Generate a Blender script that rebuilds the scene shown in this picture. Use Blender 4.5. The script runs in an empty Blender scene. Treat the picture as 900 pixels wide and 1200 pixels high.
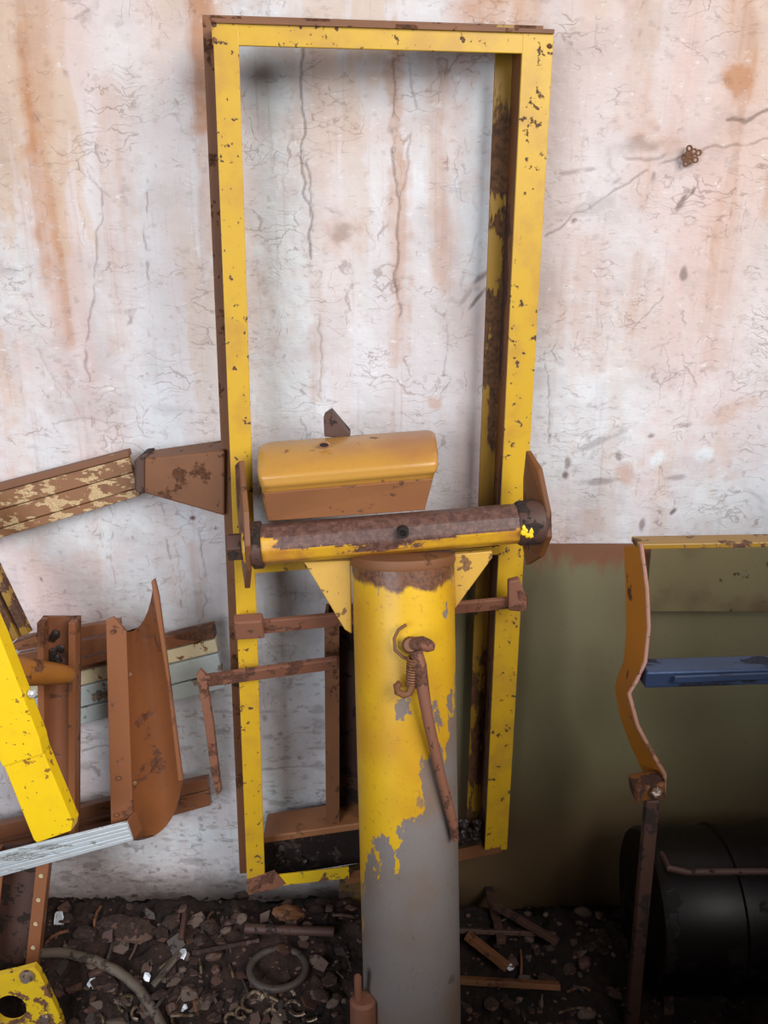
import bpy, math, random
import numpy as np
from mathutils import Vector as V
random.seed(7)
rnd = random.Random(11)
scene = bpy.context.scene
COL = scene.collection

# ------------------------------------------------------------------ camera, sky, lights, exposure
TH = math.radians(19.0)
FPX = 933.0
CAM = V((0.0, -1.6, 1.6))
cd = bpy.data.cameras.new('camera')
cd.sensor_fit = 'VERTICAL'; cd.sensor_height = 36.0; cd.lens = FPX / 1200.0 * 36.0
cd.clip_start = 0.02
cam = bpy.data.objects.new('camera', cd); COL.objects.link(cam)
cam.location = CAM; cam.rotation_euler = (math.pi / 2 - TH, 0, 0)
scene.camera = cam

world = bpy.data.worlds.new('world'); scene.world = world; world.use_nodes = True
bg = world.node_tree.nodes['Background']
bg.inputs[0].default_value = (0.80, 0.87, 1.0, 1); bg.inputs[1].default_value = 0.07

def area(name, loc, target, sx, sy, power, color):
    l = bpy.data.lights.new(name, 'AREA'); l.shape = 'RECTANGLE'; l.size = sx; l.size_y = sy
    l.energy = power; l.color = color
    o = bpy.data.objects.new(name, l); COL.objects.link(o); o.location = loc
    o.rotation_euler = (V(target) - V(loc)).to_track_quat('-Z', 'Y').to_euler()
    return o
area('window_daylight', (2.9, -3.9, 3.7), (-0.1, -0.1, 1.0), 3.6, 2.8, 345, (1.0, 0.965, 0.93))
area('fill_light', (-1.7, -3.2, 1.7), (-0.5, 0, 0.7), 2.0, 1.8, 84, (0.90, 0.94, 1.0))  # fill added from the front left to lift the lower left wall

vs = scene.view_settings
scene.display_settings.display_device = 'sRGB'
vs.view_transform = 'Standard'; vs.look = 'None'; vs.gamma = 1.0; vs.use_curve_mapping = False
vs.exposure = 0.11

# ------------------------------------------------------------------ pixel rays -> points in the room
Fv = V((0, math.cos(TH), -math.sin(TH))); Uv = V((0, math.sin(TH), math.cos(TH))); Rv = V((1, 0, 0))
def ray(px, py): return Fv * FPX + Rv * (px - 450) + Uv * (600 - py)
def P(px, py, Y):
    d = ray(px, py); return CAM + d * ((Y - CAM.y) / d.y)
def on_plane(px, py, o, n):
    d = ray(px, py); return CAM + d * ((o - CAM).dot(n) / d.dot(n))

# ------------------------------------------------------------------ numpy noise
def _hash(ix, iy, s):
    h = (ix.astype(np.int64) * 374761393 + iy.astype(np.int64) * 668265263 + s * 1442695041) & 0x7fffffff
    h = ((h ^ (h >> 13)) * 1274126177) & 0x7fffffff
    return ((h ^ (h >> 16)) & 0xffffff) / float(0xffffff)
def vnoise(x, y, s=0):
    x = np.asarray(x, float); y = np.asarray(y, float)
    ix = np.floor(x); iy = np.floor(y); fx = x - ix; fy = y - iy
    fx = fx * fx * (3 - 2 * fx); fy = fy * fy * (3 - 2 * fy)
    a = _hash(ix, iy, s); b = _hash(ix + 1, iy, s); c = _hash(ix, iy + 1, s); d = _hash(ix + 1, iy + 1, s)
    return (a * (1 - fx) + b * fx) * (1 - fy) + (c * (1 - fx) + d * fx) * fy
def fbm(x, y, s=0, o=5):
    v = 0; a = 0.5; t = 0
    for k in range(o):
        v = v + a * vnoise(x * 2 ** k, y * 2 ** k, s + k * 17); t += a; a *= 0.5
    return v / t
def sstep(a, b, x):
    t = np.clip((x - a) / (b - a), 0, 1); return t * t * (3 - 2 * t)

# ------------------------------------------------------------------ node helper
class NT:
    def __init__(self, name):
        self.m = bpy.data.materials.new(name); self.m.use_nodes = True
        self.t = self.m.node_tree; self.b = self.t.nodes['Principled BSDF']
        self.tc = self.t.nodes.new('ShaderNodeTexCoord')
    def n(self, typ, **kw):
        o = self.t.nodes.new(typ)
        for k, v in kw.items(): setattr(o, k, v)
        return o
    def put(self, sock, v):
        if isinstance(v, bpy.types.NodeSocket): self.t.links.new(v, sock)
        elif isinstance(v, (tuple, list)) and len(v) == 3 and sock.type == 'RGBA': sock.default_value = (*v, 1)
        else: sock.default_value = v
    def math(self, op, a, b=0.0, clamp=False):
        o = self.n('ShaderNodeMath', operation=op, use_clamp=clamp); self.put(o.inputs[0], a); self.put(o.inputs[1], b); return o.outputs[0]
    def noise(self, scale, detail=6, rough=0.6, vec=None, stretch=None, dist=0.0, off=0.0):
        o = self.n('ShaderNodeTexNoise')
        v = vec or self.tc.outputs['Object']
        if stretch or off:
            mp = self.n('ShaderNodeMapping'); self.put(mp.inputs[0], v)
            mp.inputs['Scale'].default_value = stretch or (1, 1, 1); mp.inputs['Location'].default_value = (off, off * 1.7, off * .6); v = mp.outputs[0]
        self.put(o.inputs['Vector'], v); o.inputs['Scale'].default_value = scale
        o.inputs['Detail'].default_value = detail; o.inputs['Roughness'].default_value = rough; o.inputs['Distortion'].default_value = dist
        return o.outputs['Fac']
    def ramp(self, f, lo, hi):
        o = self.n('ShaderNodeMapRange', interpolation_type='SMOOTHSTEP'); self.put(o.inputs[0], f)
        o.inputs[1].default_value = lo; o.inputs[2].default_value = hi; return o.outputs[0]
    def mix(self, f, a, b, mode='MIX'):
        o = self.n('ShaderNodeMix', data_type='RGBA', blend_type=mode)
        self.put(o.inputs[0], f); self.put(o.inputs[6], a); self.put(o.inputs[7], b); return o.outputs[2]
    def bump(self, h, strength=0.4, dist=0.003):
        o = self.n('ShaderNodeBump'); o.inputs['Strength'].default_value = strength; o.inputs['Distance'].default_value = dist
        self.put(o.inputs['Height'], h); self.put(self.b.inputs['Normal'], o.outputs[0])
    def fin(self, col, rough=0.5, metal=0.0, spec=0.5):
        self.put(self.b.inputs['Base Color'], col); self.put(self.b.inputs['Roughness'], rough)
        self.put(self.b.inputs['Metallic'], metal); self.b.inputs['Specular IOR Level'].default_value = spec
        return self.m

def painted(name, base, chip, amount=0.4, scale=22, rough=0.42, dirt=0.5, dirtcol=(0.12, 0.05, 0.02), chip2=None, stretch=None, off=0.0, metal=0.0, spec=0.5, bump=0.35):
    """paint with chips down to rust: amount 0..1 is roughly the share that has gone"""
    k = NT(name)
    th = 0.30 + 0.40 * amount
    n1 = k.noise(scale, 9, 0.62, stretch=stretch, off=off)
    big = k.noise(scale * 0.22, 4, 0.55, off=off + 3.1)
    chipm = k.ramp(k.math('ADD', n1, k.math('MULTIPLY', k.math('SUBTRACT', k.noise(scale * .3, 3, .5, off=off + 6.0), .5), .35)), th + 0.015, th - 0.015)
    fine = k.noise(scale * 7, 4, 0.7, off=off + 1.3)
    c = k.mix(k.math('MULTIPLY', k.ramp(big, 0.42, 0.72), dirt), base, dirtcol)
    ch = k.mix(k.ramp(fine, 0.4, 0.62), chip, chip2 or tuple(x * 0.45 for x in chip))
    c = k.mix(chipm, c, ch)
    c = k.mix(k.math('MULTIPLY', k.ramp(fine, 0.58, 0.78), 0.35), c, tuple(x * 0.4 for x in dirtcol))
    k.bump(k.math('ADD', k.math('MULTIPLY', chipm, -1.0), k.math('MULTIPLY', fine, 0.35)), bump, 0.0016)
    r = k.math('ADD', rough, k.math('MULTIPLY', chipm, 0.3), True)
    return k.fin(c, r, metal, spec)

RUST = (0.17, 0.062, 0.022)
M = {}
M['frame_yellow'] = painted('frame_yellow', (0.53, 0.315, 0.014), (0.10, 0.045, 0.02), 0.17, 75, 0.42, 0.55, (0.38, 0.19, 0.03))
M['rail_worn'] = painted('rail_worn', (0.70, 0.46, 0.014), (0.20, 0.09, 0.04), 0.42, 24, 0.42, 0.5, (0.30, 0.13, 0.04))
M['rail_dirty'] = painted('rail_dirty', (0.26, 0.14, 0.015), (0.10, 0.04, 0.02), 0.4, 26, 0.4, 0.7, (0.16, 0.07, 0.02))
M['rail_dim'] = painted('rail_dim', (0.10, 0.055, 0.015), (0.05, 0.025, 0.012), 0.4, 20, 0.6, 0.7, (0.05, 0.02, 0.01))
M['rust_brown'] = painted('rust_brown', (0.18, 0.070, 0.026), (0.11, 0.040, 0.016), 0.28, 24, 0.62, 0.5, (0.09, 0.035, 0.015))
M['rust_pink'] = painted('rust_pink', (0.20, 0.080, 0.045), (0.13, 0.05, 0.028), 0.35, 26, 0.66, 0.5, (0.13, 0.05, 0.03))
M['rust_dark'] = painted('rust_dark', (0.075, 0.034, 0.024), (0.03, 0.016, 0.012), 0.4, 22, 0.6, 0.5, (0.035, 0.018, 0.014))
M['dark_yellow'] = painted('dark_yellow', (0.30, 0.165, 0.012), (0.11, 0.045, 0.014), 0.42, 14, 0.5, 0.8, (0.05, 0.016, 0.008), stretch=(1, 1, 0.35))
M['orange_web'] = painted('orange_web', (0.15, 0.052, 0.010), (0.06, 0.02, 0.012), 0.35, 14, 0.55, 0.6, (0.05, 0.016, 0.008), stretch=(1, 1, 0.3))  # dark base carries shade of the right upright's web and right end plate
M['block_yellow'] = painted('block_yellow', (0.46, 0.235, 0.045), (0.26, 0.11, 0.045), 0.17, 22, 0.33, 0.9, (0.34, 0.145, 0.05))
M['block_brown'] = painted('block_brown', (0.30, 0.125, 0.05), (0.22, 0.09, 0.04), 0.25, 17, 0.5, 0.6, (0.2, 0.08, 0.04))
M['gusset_yellow'] = painted('gusset_yellow', (0.50, 0.29, 0.04), (0.22, 0.10, 0.03), 0.22, 50, 0.42, 0.55, (0.42, 0.20, 0.03))
M['lever_yellow'] = painted('lever_yellow', (0.80, 0.53, 0.006), (0.35, 0.17, 0.01), 0.16, 90, 0.45, 0.22, (0.62, 0.34, 0.01), bump=0.5)
M['strap_orange'] = painted('strap_orange', (0.44, 0.155, 0.008), (0.10, 0.03, 0.01), 0.2, 13, 0.45, 0.55, (0.24, 0.075, 0.01))
M['peg_orange'] = painted('peg_orange', (0.30, 0.115, 0.018), (0.14, 0.05, 0.015), 0.25, 20, 0.4, 0.6, (0.16, 0.055, 0.015))
M['edge_pink'] = painted('edge_pink', (0.40, 0.21, 0.16), (0.2, 0.09, 0.05), 0.35, 40, 0.4, 0.4)
M['blue_steel'] = painted('blue_steel', (0.055, 0.085, 0.17), (0.03, 0.035, 0.06), 0.38, 16, 0.28, 0.5, (0.02, 0.03, 0.06), stretch=(0.4, 1, 1), metal=0.55)
M['gutter_brown'] = painted('gutter_brown', (0.24, 0.085, 0.030), (0.17, 0.06, 0.024), 0.28, 9, 0.45, 0.6, (0.16, 0.055, 0.02))
M['flange_brown'] = painted('flange_brown', (0.22, 0.082, 0.034), (0.16, 0.058, 0.024), 0.3, 12, 0.4, 0.5, (0.19, 0.07, 0.03))
M['slat_brown'] = painted('slat_brown', (0.20, 0.078, 0.038), (0.12, 0.045, 0.02), 0.3, 12, 0.36, 0.4, (0.12, 0.05, 0.025), stretch=(0.3, 1, 1))
M['slat_cream'] = painted('slat_cream', (0.62, 0.53, 0.34), (0.32, 0.15, 0.06), 0.35, 26, 0.5, 0.5, (0.42, 0.30, 0.16))
M['slat_blue'] = painted('slat_blue', (0.47, 0.52, 0.51), (0.30, 0.24, 0.17), 0.25, 16, 0.42, 0.4, (0.36, 0.36, 0.33))
M['aluminium'] = painted('aluminium', (0.70, 0.76, 0.80), (0.50, 0.52, 0.52), 0.3, 40, 0.32, 0.3, (0.42, 0.44, 0.44), stretch=(0.15, 1, 1), metal=0.45)
M['plank_worn'] = painted('plank_worn', (0.23, 0.105, 0.045), (0.56, 0.42, 0.24), 0.46, 60, 0.6, 0.6, (0.13, 0.055, 0.025), chip2=(0.36, 0.22, 0.11), stretch=(0.42, 1, 1))
M['plank_edge'] = painted('plank_edge', (0.17, 0.07, 0.03), (0.40, 0.27, 0.13), 0.28, 30, 0.55, 0.5, (0.10, 0.04, 0.02), stretch=(0.3, 1, 1))
M['hole_dark'] = painted('hole_dark', (0.012, 0.007, 0.006), (0.02, 0.01, 0.008), 0.3, 30, 0.8, 0.3, (0.01, 0.006, 0.005))
M['grease'] = painted('grease', (0.018, 0.012, 0.011), (0.05, 0.03, 0.022), 0.35, 30, 0.4, 0.4, (0.01, 0.008, 0.008), bump=1.0)
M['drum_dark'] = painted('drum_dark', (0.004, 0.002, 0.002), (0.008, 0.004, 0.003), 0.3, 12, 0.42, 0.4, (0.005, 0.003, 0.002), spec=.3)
M['hose_grey'] = painted('hose_grey', (0.13, 0.10, 0.075), (0.07, 0.05, 0.04), 0.35, 30, 0.7, 0.5, (0.06, 0.045, 0.035))
M['ring_dark'] = painted('ring_dark', (0.060, 0.045, 0.038), (0.03, 0.02, 0.018), 0.35, 30, 0.6, 0.5, (0.03, 0.02, 0.018))
M['stone_brown'] = painted('stone_brown', (0.105, 0.055, 0.040), (0.05, 0.027, 0.02), 0.42, 18, 0.85, 0.6, (0.06, 0.034, 0.027), bump=1.0)
M['stone_grey'] = painted('stone_grey', (0.125, 0.085, 0.065), (0.06, 0.04, 0.032), 0.36, 22, 0.85, 0.5, (0.09, 0.06, 0.05), bump=1.0)
M['shard'] = painted('shard', (0.72, 0.76, 0.82), (0.5, 0.5, 0.52), 0.25, 40, 0.12, 0.3, (0.35, 0.34, 0.34))
M['swarf'] = painted('swarf', (0.26, 0.185, 0.125), (0.1, 0.06, 0.035), 0.4, 60, 0.35, 0.5, (0.09, 0.055, 0.035), metal=0.4)
M['bolt_steel'] = painted('bolt_steel', (0.33, 0.25, 0.20), (0.15, 0.08, 0.05), 0.35, 60, 0.35, 0.4, (0.12, 0.08, 0.06), metal=0.5)
M['concrete'] = painted('concrete', (0.33, 0.30, 0.28), (0.22, 0.19, 0.17), 0.4, 6, 0.9, 0.5, (0.18, 0.14, 0.12))

def bar_material():
    k = NT('crossbar_paint')
    nz = k.n('ShaderNodeSeparateXYZ'); k.put(nz.inputs[0], k.tc.outputs['Normal'])
    ny = nz.outputs[1]; n1 = k.noise(13, 9, 0.66); n2 = k.noise(90, 4, 0.7)
    s = k.math('ADD', nz.outputs[2], k.math('MULTIPLY', k.math('SUBTRACT', n1, 0.5), 2.6))
    xx = k.n('ShaderNodeSeparateXYZ'); k.put(xx.inputs[0], k.tc.outputs['Object'])
    s = k.math('SUBTRACT', s, k.math('MULTIPLY', k.ramp(k.math('ABSOLUTE', k.math('ADD', xx.outputs[0], .03)), .14, .24), .75))
    worn = k.ramp(s, -0.22, -0.12)
    rust = k.mix(k.ramp(n2, 0.35, 0.7), (0.070, 0.032, 0.026), (0.150, 0.075, 0.056))
    c = k.mix(worn, k.mix(k.ramp(n1, 0.4, 0.65), (0.58, 0.32, 0.02), (0.42, 0.18, 0.03)), rust)
    k.bump(k.math('ADD', k.math('MULTIPLY', worn, -1.0), k.math('MULTIPLY', n2, 0.5)), 0.5, 0.002)
    return k.fin(c, k.math('ADD', 0.36, k.math('MULTIPLY', worn, 0.12)))
M['crossbar'] = bar_material()

def post_material():
    k = NT('post_paint')
    xyz = k.n('ShaderNodeSeparateXYZ'); k.put(xyz.inputs[0], k.tc.outputs['Object'])
    x, z = xyz.outputs[0], xyz.outputs[2]
    n1 = k.noise(14, 9, 0.62, stretch=(1.2, 1.2, 0.62)); n2 = k.noise(110, 4, 0.7); n3 = k.noise(4.5, 3, 0.5); n4 = k.noise(9, 8, 0.6, stretch=(1, 1, 0.55), off=5.0)
    # worn below a slanting line that climbs from left to right
    s = k.math('SUBTRACT', k.math('SUBTRACT', z, 0.665), k.math('MULTIPLY', x, 2.2))
    s = k.math('ADD', k.math('MULTIPLY', s, 2.6), k.math('MULTIPLY', k.math('SUBTRACT', n1, 0.5), 2.4))
    worn = k.ramp(s, 0.02, -0.02)
    spots = k.ramp(n4, 0.385, 0.37)
    gone = k.math('MAXIMUM', worn, spots)
    yel = k.mix(k.ramp(n3, 0.35, 0.65), (0.64, 0.385, 0.010), (0.50, 0.26, 0.014))
    yel = k.mix(k.math('MULTIPLY', k.ramp(n2, 0.56, 0.74), 0.5), yel, (0.25, 0.09, 0.02))
    gry = k.mix(k.ramp(n3, 0.40, 0.62), (0.195, 0.172, 0.165), (0.19, 0.130, 0.095))
    gry = k.mix(k.math('MULTIPLY', k.ramp(n2, 0.55, 0.75), 0.5), gry, (0.12, 0.09, 0.07))
    gry = k.mix(k.ramp(n1, 0.62, 0.68), gry, (0.10, 0.065, 0.045))
    c = k.mix(gone, yel, gry)
    capm = k.ramp(k.math('ADD', z, k.math('MULTIPLY', k.math('SUBTRACT', n1, .5), .06)), 1.022, 1.032)
    c = k.mix(capm, c, k.mix(k.ramp(n2, .4, .65), (0.16, 0.065, 0.03), (0.07, 0.03, 0.02)))
    sc_ = k.ramp(k.noise(26, 6, .65, stretch=(1, 1, .4), off=11.0), .66, .70); c = k.mix(k.math('MULTIPLY', sc_, .7), c, (0.20, 0.13, 0.10))
    k.bump(k.math('ADD', k.math('MULTIPLY', gone, -1.0), k.math('MULTIPLY', n2, 0.35)), 0.4, 0.0015)
    return k.fin(c, k.math('ADD', 0.40, k.math('MULTIPLY', gone, 0.15)))
M['post'] = post_material()

def panel_material():
    k = NT('olive_panel')
    xyz = k.n('ShaderNodeSeparateXYZ'); k.put(xyz.inputs[0], k.tc.outputs['Object'])
    z = xyz.outputs[2]
    n1 = k.noise(9, 8, 0.6); n2 = k.noise(60, 5, 0.7); n3 = k.noise(3, 4, 0.5, stretch=(1, 1, 0.4)); n5 = k.noise(26, 6, 0.6, stretch=(1.4, 1, 0.6), off=2.0)
    c = k.mix(k.ramp(n3, 0.35, 0.7), (0.165, 0.148, 0.080), (0.120, 0.095, 0.048))
    # rust creeping down from the cut top edge
    top = k.ramp(k.math('ADD', z, k.math('MULTIPLY', k.math('SUBTRACT', n5, 0.5), 0.13)), 0.935, 0.985)
    c = k.mix(top, c, (0.17, 0.070, 0.035))
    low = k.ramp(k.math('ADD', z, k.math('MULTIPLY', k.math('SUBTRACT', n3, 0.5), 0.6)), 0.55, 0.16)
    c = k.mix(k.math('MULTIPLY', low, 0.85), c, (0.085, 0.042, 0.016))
    c = k.mix(k.math('MULTIPLY', k.ramp(n2, 0.6, 0.75), 0.4), c, (0.06, 0.045, 0.02))
    k.bump(n2, 0.25, 0.001)
    return k.fin(c, 0.62)
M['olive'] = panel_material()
M['olive_mottled'] = painted('olive_mottled', (0.15, 0.12, 0.055), (0.085, 0.055, 0.028), 0.14, 40, 0.6, 0.9, (0.09, 0.055, 0.026), stretch=(1, 1, 0.7))

def soil_material():
    k = NT('soil')
    n1 = k.noise(14, 8, 0.65); n2 = k.noise(90, 5, 0.7); n3 = k.noise(4, 3, 0.5)
    c = k.mix(k.ramp(n1, 0.35, 0.7), (0.011, 0.007, 0.006), (0.045, 0.024, 0.018))
    c = k.mix(k.ramp(n2, 0.55, 0.75), c, (0.060, 0.036, 0.027))
    c = k.mix(k.ramp(n3, 0.45, 0.65), c, (0.014, 0.009, 0.008))
    k.bump(k.math('ADD', n2, n1), 0.9, 0.006)
    return k.fin(c, 0.85, 0.0, 0.25)
M['soil'] = soil_material()

def wall_material():
    k = NT('stained_plaster')
    at = k.n('ShaderNodeAttribute', attribute_name='stain')
    sp = k.n('ShaderNodeSeparateColor'); k.put(sp.inputs[0], at.outputs['Color'])
    rust, dark, white = sp.outputs[0], sp.outputs[1], sp.outputs[2]
    a2 = k.n('ShaderNodeAttribute', attribute_name='wash'); s2 = k.n('ShaderNodeSeparateColor'); k.put(s2.inputs[0], a2.outputs['Color'])
    pink, grime, tan = s2.outputs[0], s2.outputs[1], s2.outputs[2]
    n1 = k.noise(5, 6, 0.6); nh = k.noise(30, 8, 0.68, stretch=(0.5, 1, 1.6)); nf = k.noise(150, 4, 0.7, stretch=(0.55, 1, 1.4)); nm = k.noise(14, 6, 0.65, stretch=(1.5, 1, 0.5))
    c = k.mix(k.ramp(n1, 0.35, 0.65), (0.545, 0.530, 0.555), (0.625, 0.630, 0.665))
    c = k.mix(k.math('MULTIPLY', pink, 0.85), c, (0.585, 0.43, 0.405))
    c = k.mix(k.math('MULTIPLY', tan, 0.8), c, (0.53, 0.38, 0.27))
    c = k.mix(k.math('MULTIPLY', white, 0.75), c, (0.64, 0.705, 0.735))
    c = k.mix(k.math('MULTIPLY', k.ramp(nm, 0.5, 0.75), 0.28), c, (0.52, 0.40, 0.37))
    c = k.mix(k.math('MULTIPLY', rust, 0.9), c, (0.42, 0.20, 0.095))
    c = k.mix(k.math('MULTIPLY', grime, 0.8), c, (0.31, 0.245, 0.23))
    flecks = k.math('MULTIPLY', k.ramp(nh, 0.60, 0.70), k.ramp(nf, 0.44, 0.60))
    c = k.mix(k.math('MULTIPLY', flecks, 0.7), c, (0.26, 0.19, 0.17))
    c = k.mix(k.math('MULTIPLY', k.ramp(nf, 0.66, 0.74), 0.35), c, (0.2, 0.13, 0.11))
    def craze(scale, stretch, width, lo, hi, off):
        vo = k.n('ShaderNodeTexVoronoi', feature='DISTANCE_TO_EDGE'); mp = k.n('ShaderNodeMapping'); mp.inputs['Scale'].default_value = stretch
        wn = k.n('ShaderNodeTexNoise'); wn.inputs['Scale'].default_value = 18; wn.inputs['Detail'].default_value = 5; k.put(wn.inputs['Vector'], k.tc.outputs['Object'])
        ad = k.n('ShaderNodeVectorMath', operation='MULTIPLY_ADD'); k.put(ad.inputs[0], wn.outputs['Color']); ad.inputs[1].default_value = (.07, .07, .07); k.put(ad.inputs[2], k.tc.outputs['Object'])
        k.put(mp.inputs[0], ad.outputs[0]); k.put(vo.inputs['Vector'], mp.outputs[0]); vo.inputs['Scale'].default_value = scale
        return k.math('MULTIPLY', k.ramp(vo.outputs['Distance'], width, width * .3), k.ramp(k.noise(9, 5, .65, off=off), lo, hi))
    c1 = craze(17, (.45, 1, 2.4), .035, .50, .62, 1.0); c2 = craze(9, (3.0, 1, .30), .020, .52, .62, 4.0); c3 = craze(34, (.4, 1, 2.4), .05, .54, .64, 7.0)
    cr_ = k.math('MAXIMUM', k.math('MAXIMUM', c1, c2), c3)
    c = k.mix(k.math('MULTIPLY', cr_, 0.45), c, (0.19, 0.115, 0.095))
    ns = k.noise(60, 5, .65, stretch=(1, 1, .035)); c = k.mix(k.math('MULTIPLY', k.ramp(ns, .56, .72), .30), c, (0.38, 0.24, 0.19))
    nw = k.noise(50, 6, .7, stretch=(.7, 1, 1.2), off=9.0); c = k.mix(k.math('MULTIPLY', k.ramp(nw, .58, .70), .45), c, (0.75, 0.74, 0.75))
    c = k.mix(dark, c, (0.095, 0.050, 0.035))
    k.bump(k.math('ADD', k.math('MULTIPLY', nh, 0.8), k.math('MULTIPLY', nf, 0.4)), 0.45, 0.004)
    return k.fin(c, 0.78, 0.0, 0.3)
M['wall'] = wall_material()

# ------------------------------------------------------------------ geometry collector
class G:
    def __init__(self): self.v = []; self.f = []
    def add(self, vs, fs):
        o = len(self.v); self.v += [V(x) for x in vs]; self.f += [[i + o for i in f] for f in fs]; return self
    def loft(self, rings, closed=True, caps=True):
        n = len(rings[0]); vs = [p for r in rings for p in r]; fs = []
        for i in range(len(rings) - 1):
            for j in range(n if closed else n - 1):
                a = i * n + j; b = i * n + (j + 1) % n; fs.append([a, b, b + n, a + n])
        if caps: fs.append(list(range(n))[::-1]); fs.append([(len(rings) - 1) * n + j for j in range(n)])
        return self.add(vs, fs)
    def prism(self, poly, ext):
        ext = V(ext); return self.loft([[V(p) for p in poly], [V(p) + ext for p in poly]])
    def bar(self, a, b, w, h, up=(0, 0, 1), w2=None, h2=None):
        a, b = V(a), V(b); d = (b - a).normalized(); s = d.cross(V(up))
        if s.length < 1e-4: s = d.cross(V((0, 1, 0)))
        s.normalize(); u = s.cross(d).normalized()
        R = []
        for p, ww, hh in ((a, w, h), (b, w2 or w, h2 or h)):
            R.append([p - s * ww / 2 - u * hh / 2, p + s * ww / 2 - u * hh / 2, p + s * ww / 2 + u * hh / 2, p - s * ww / 2 + u * hh / 2])
        return self.loft(R)
    def sweep(self, prof, a, b, x, y):
        a, b, x, y = V(a), V(b), V(x), V(y)
        return self.loft([[a + x * p[0] + y * p[1] for p in prof], [b + x * p[0] + y * p[1] for p in prof]])
    def tube(self, path, r, n=10, closed=False, flat=1.0):
        path = [V(p) for p in path]; rings = []; L = len(path); prev = None
        for i, p in enumerate(path):
            if closed: d = path[(i + 1) % L] - path[i - 1]
            else: d = path[min(i + 1, L - 1)] - path[max(i - 1, 0)]
            d.normalize()
            if prev is None:
                s = d.cross(V((0, 0, 1)))
                if s.length < 0.1: s = d.cross(V((1, 0, 0)))
            else: s = prev - d * prev.dot(d)
            s.normalize(); prev = s.copy(); u = s.cross(d)
            rr = r[i] if isinstance(r, (list, tuple)) else r
            rings.append([p + s * rr * math.cos(6.28318 * k / n) + u * rr * flat * math.sin(6.28318 * k / n) for k in range(n)])
        if closed: rings.append(rings[0])
        return self.loft(rings, caps=not closed)
    def lathe(self, a, b, prof, n=24):
        a, b = V(a), V(b); d = b - a; dn = d.normalized(); s = dn.cross(V((0, 1, 0.3))).normalized(); u = s.cross(dn)
        return self.loft([[a + d * t + (s * math.cos(6.2831853 * k / n) + u * math.sin(6.2831853 * k / n)) * r for k in range(n)] for t, r in prof])
    def sheet(self, A, B, th, rows=2):
        """curved sheet lofted between two edge curves, with thickness vector th(i)"""
        rings = []
        for k in range(rows):
            t = k / (rows - 1); c = [V(p).lerp(V(q), t) for p, q in zip(A, B)]
            back = [p + V(th[i]) for i, p in enumerate(c)][::-1]
            rings.append(c + back)
        return self.loft(rings)
    def rock(self, c, size, seed, sub=2, rough=0.35):
        rr = random.Random(seed); c = V(c); tv, tf = ICO[sub]
        ax = np.array([[rr.gauss(0, 1), rr.gauss(0, 1), rr.gauss(0, 1)] for _ in range(9)]); ax /= np.linalg.norm(ax, axis=1)[:, None]
        p = tv.copy()
        for a in ax:
            e = p @ a; p -= np.outer(np.maximum(e - rr.uniform(.55, .95), 0), a)
        p *= 1 + (np.array([rr.uniform(-rough, rough) for _ in range(len(p))]) * .18)[:, None]
        p *= np.array(size); ang = rr.uniform(-.5, .5); ca, sa = math.cos(ang), math.sin(ang); tx, ty = rr.uniform(-.3, .3), rr.uniform(-.3, .3)
        q = np.stack([p[:, 0] * ca - p[:, 1] * sa, p[:, 0] * sa + p[:, 1] * ca, p[:, 2] + (tx * p[:, 0] + ty * p[:, 1])], 1) + np.array(c)
        return self.add(q.tolist(), tf)

import bmesh
ICO = {}
for _s in (1, 2, 3):
    _b = bmesh.new(); bmesh.ops.create_icosphere(_b, subdivisions=_s, radius=1.0)
    ICO[_s] = (np.array([v.co[:] for v in _b.verts]), [[v.index for v in f.verts] for f in _b.faces]); _b.free()

def build(name, g, mat, parent=None, loc=(0, 0, 0), bev=0.0, smooth=False, seg=2):
    loc = V(loc)
    me = bpy.data.meshes.new(name); me.from_pydata([tuple(v - loc) for v in g.v], [], g.f); me.validate()
    bm = bmesh.new(); bm.from_mesh(me); bmesh.ops.recalc_face_normals(bm, faces=bm.faces); bm.to_mesh(me); bm.free()
    me.materials.append(M[mat] if isinstance(mat, str) else mat)
    if smooth:
        me.polygons.foreach_set('use_smooth', [True] * len(me.polygons))
        me.set_sharp_from_angle(angle=math.radians(38))
    o = bpy.data.objects.new(name, me); COL.objects.link(o)
    if parent is not None: o.parent = parent
    else: o.location = loc
    if bev:
        b = o.modifiers.new('bevel', 'BEVEL'); b.width = bev; b.segments = seg; b.limit_method = 'ANGLE'; b.angle_limit = math.radians(35)
    return o
def tag(o, label, cat, group=None):
    o['label'] = label; o['category'] = cat
    if group: o['group'] = group
    return o
class Thing:
    """an Empty at the base of a thing; part() hangs meshes given in room coordinates on it"""
    def __init__(self, name, label, cat, loc, group=None):
        self.loc = V(loc); self.o = bpy.data.objects.new(name, None); COL.objects.link(self.o); self.o.location = self.loc
        self.o.empty_display_size = 0.05; tag(self.o, label, cat, group)
    def part(self, name, g, mat, parent=None, label=None, **kw):
        p = build(name, g, mat, parent or self.o, self.loc, **kw)
        if label: p['label'] = label
        return p
def single(name, g, mat, label, cat, group=None, **kw):
    xs = [v for v in g.v]; c = V((sum(v.x for v in xs) / len(xs), sum(v.y for v in xs) / len(xs), min(v.z for v in xs)))
    return tag(build(name, g, mat, None, c, **kw), label, cat, group)
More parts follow.
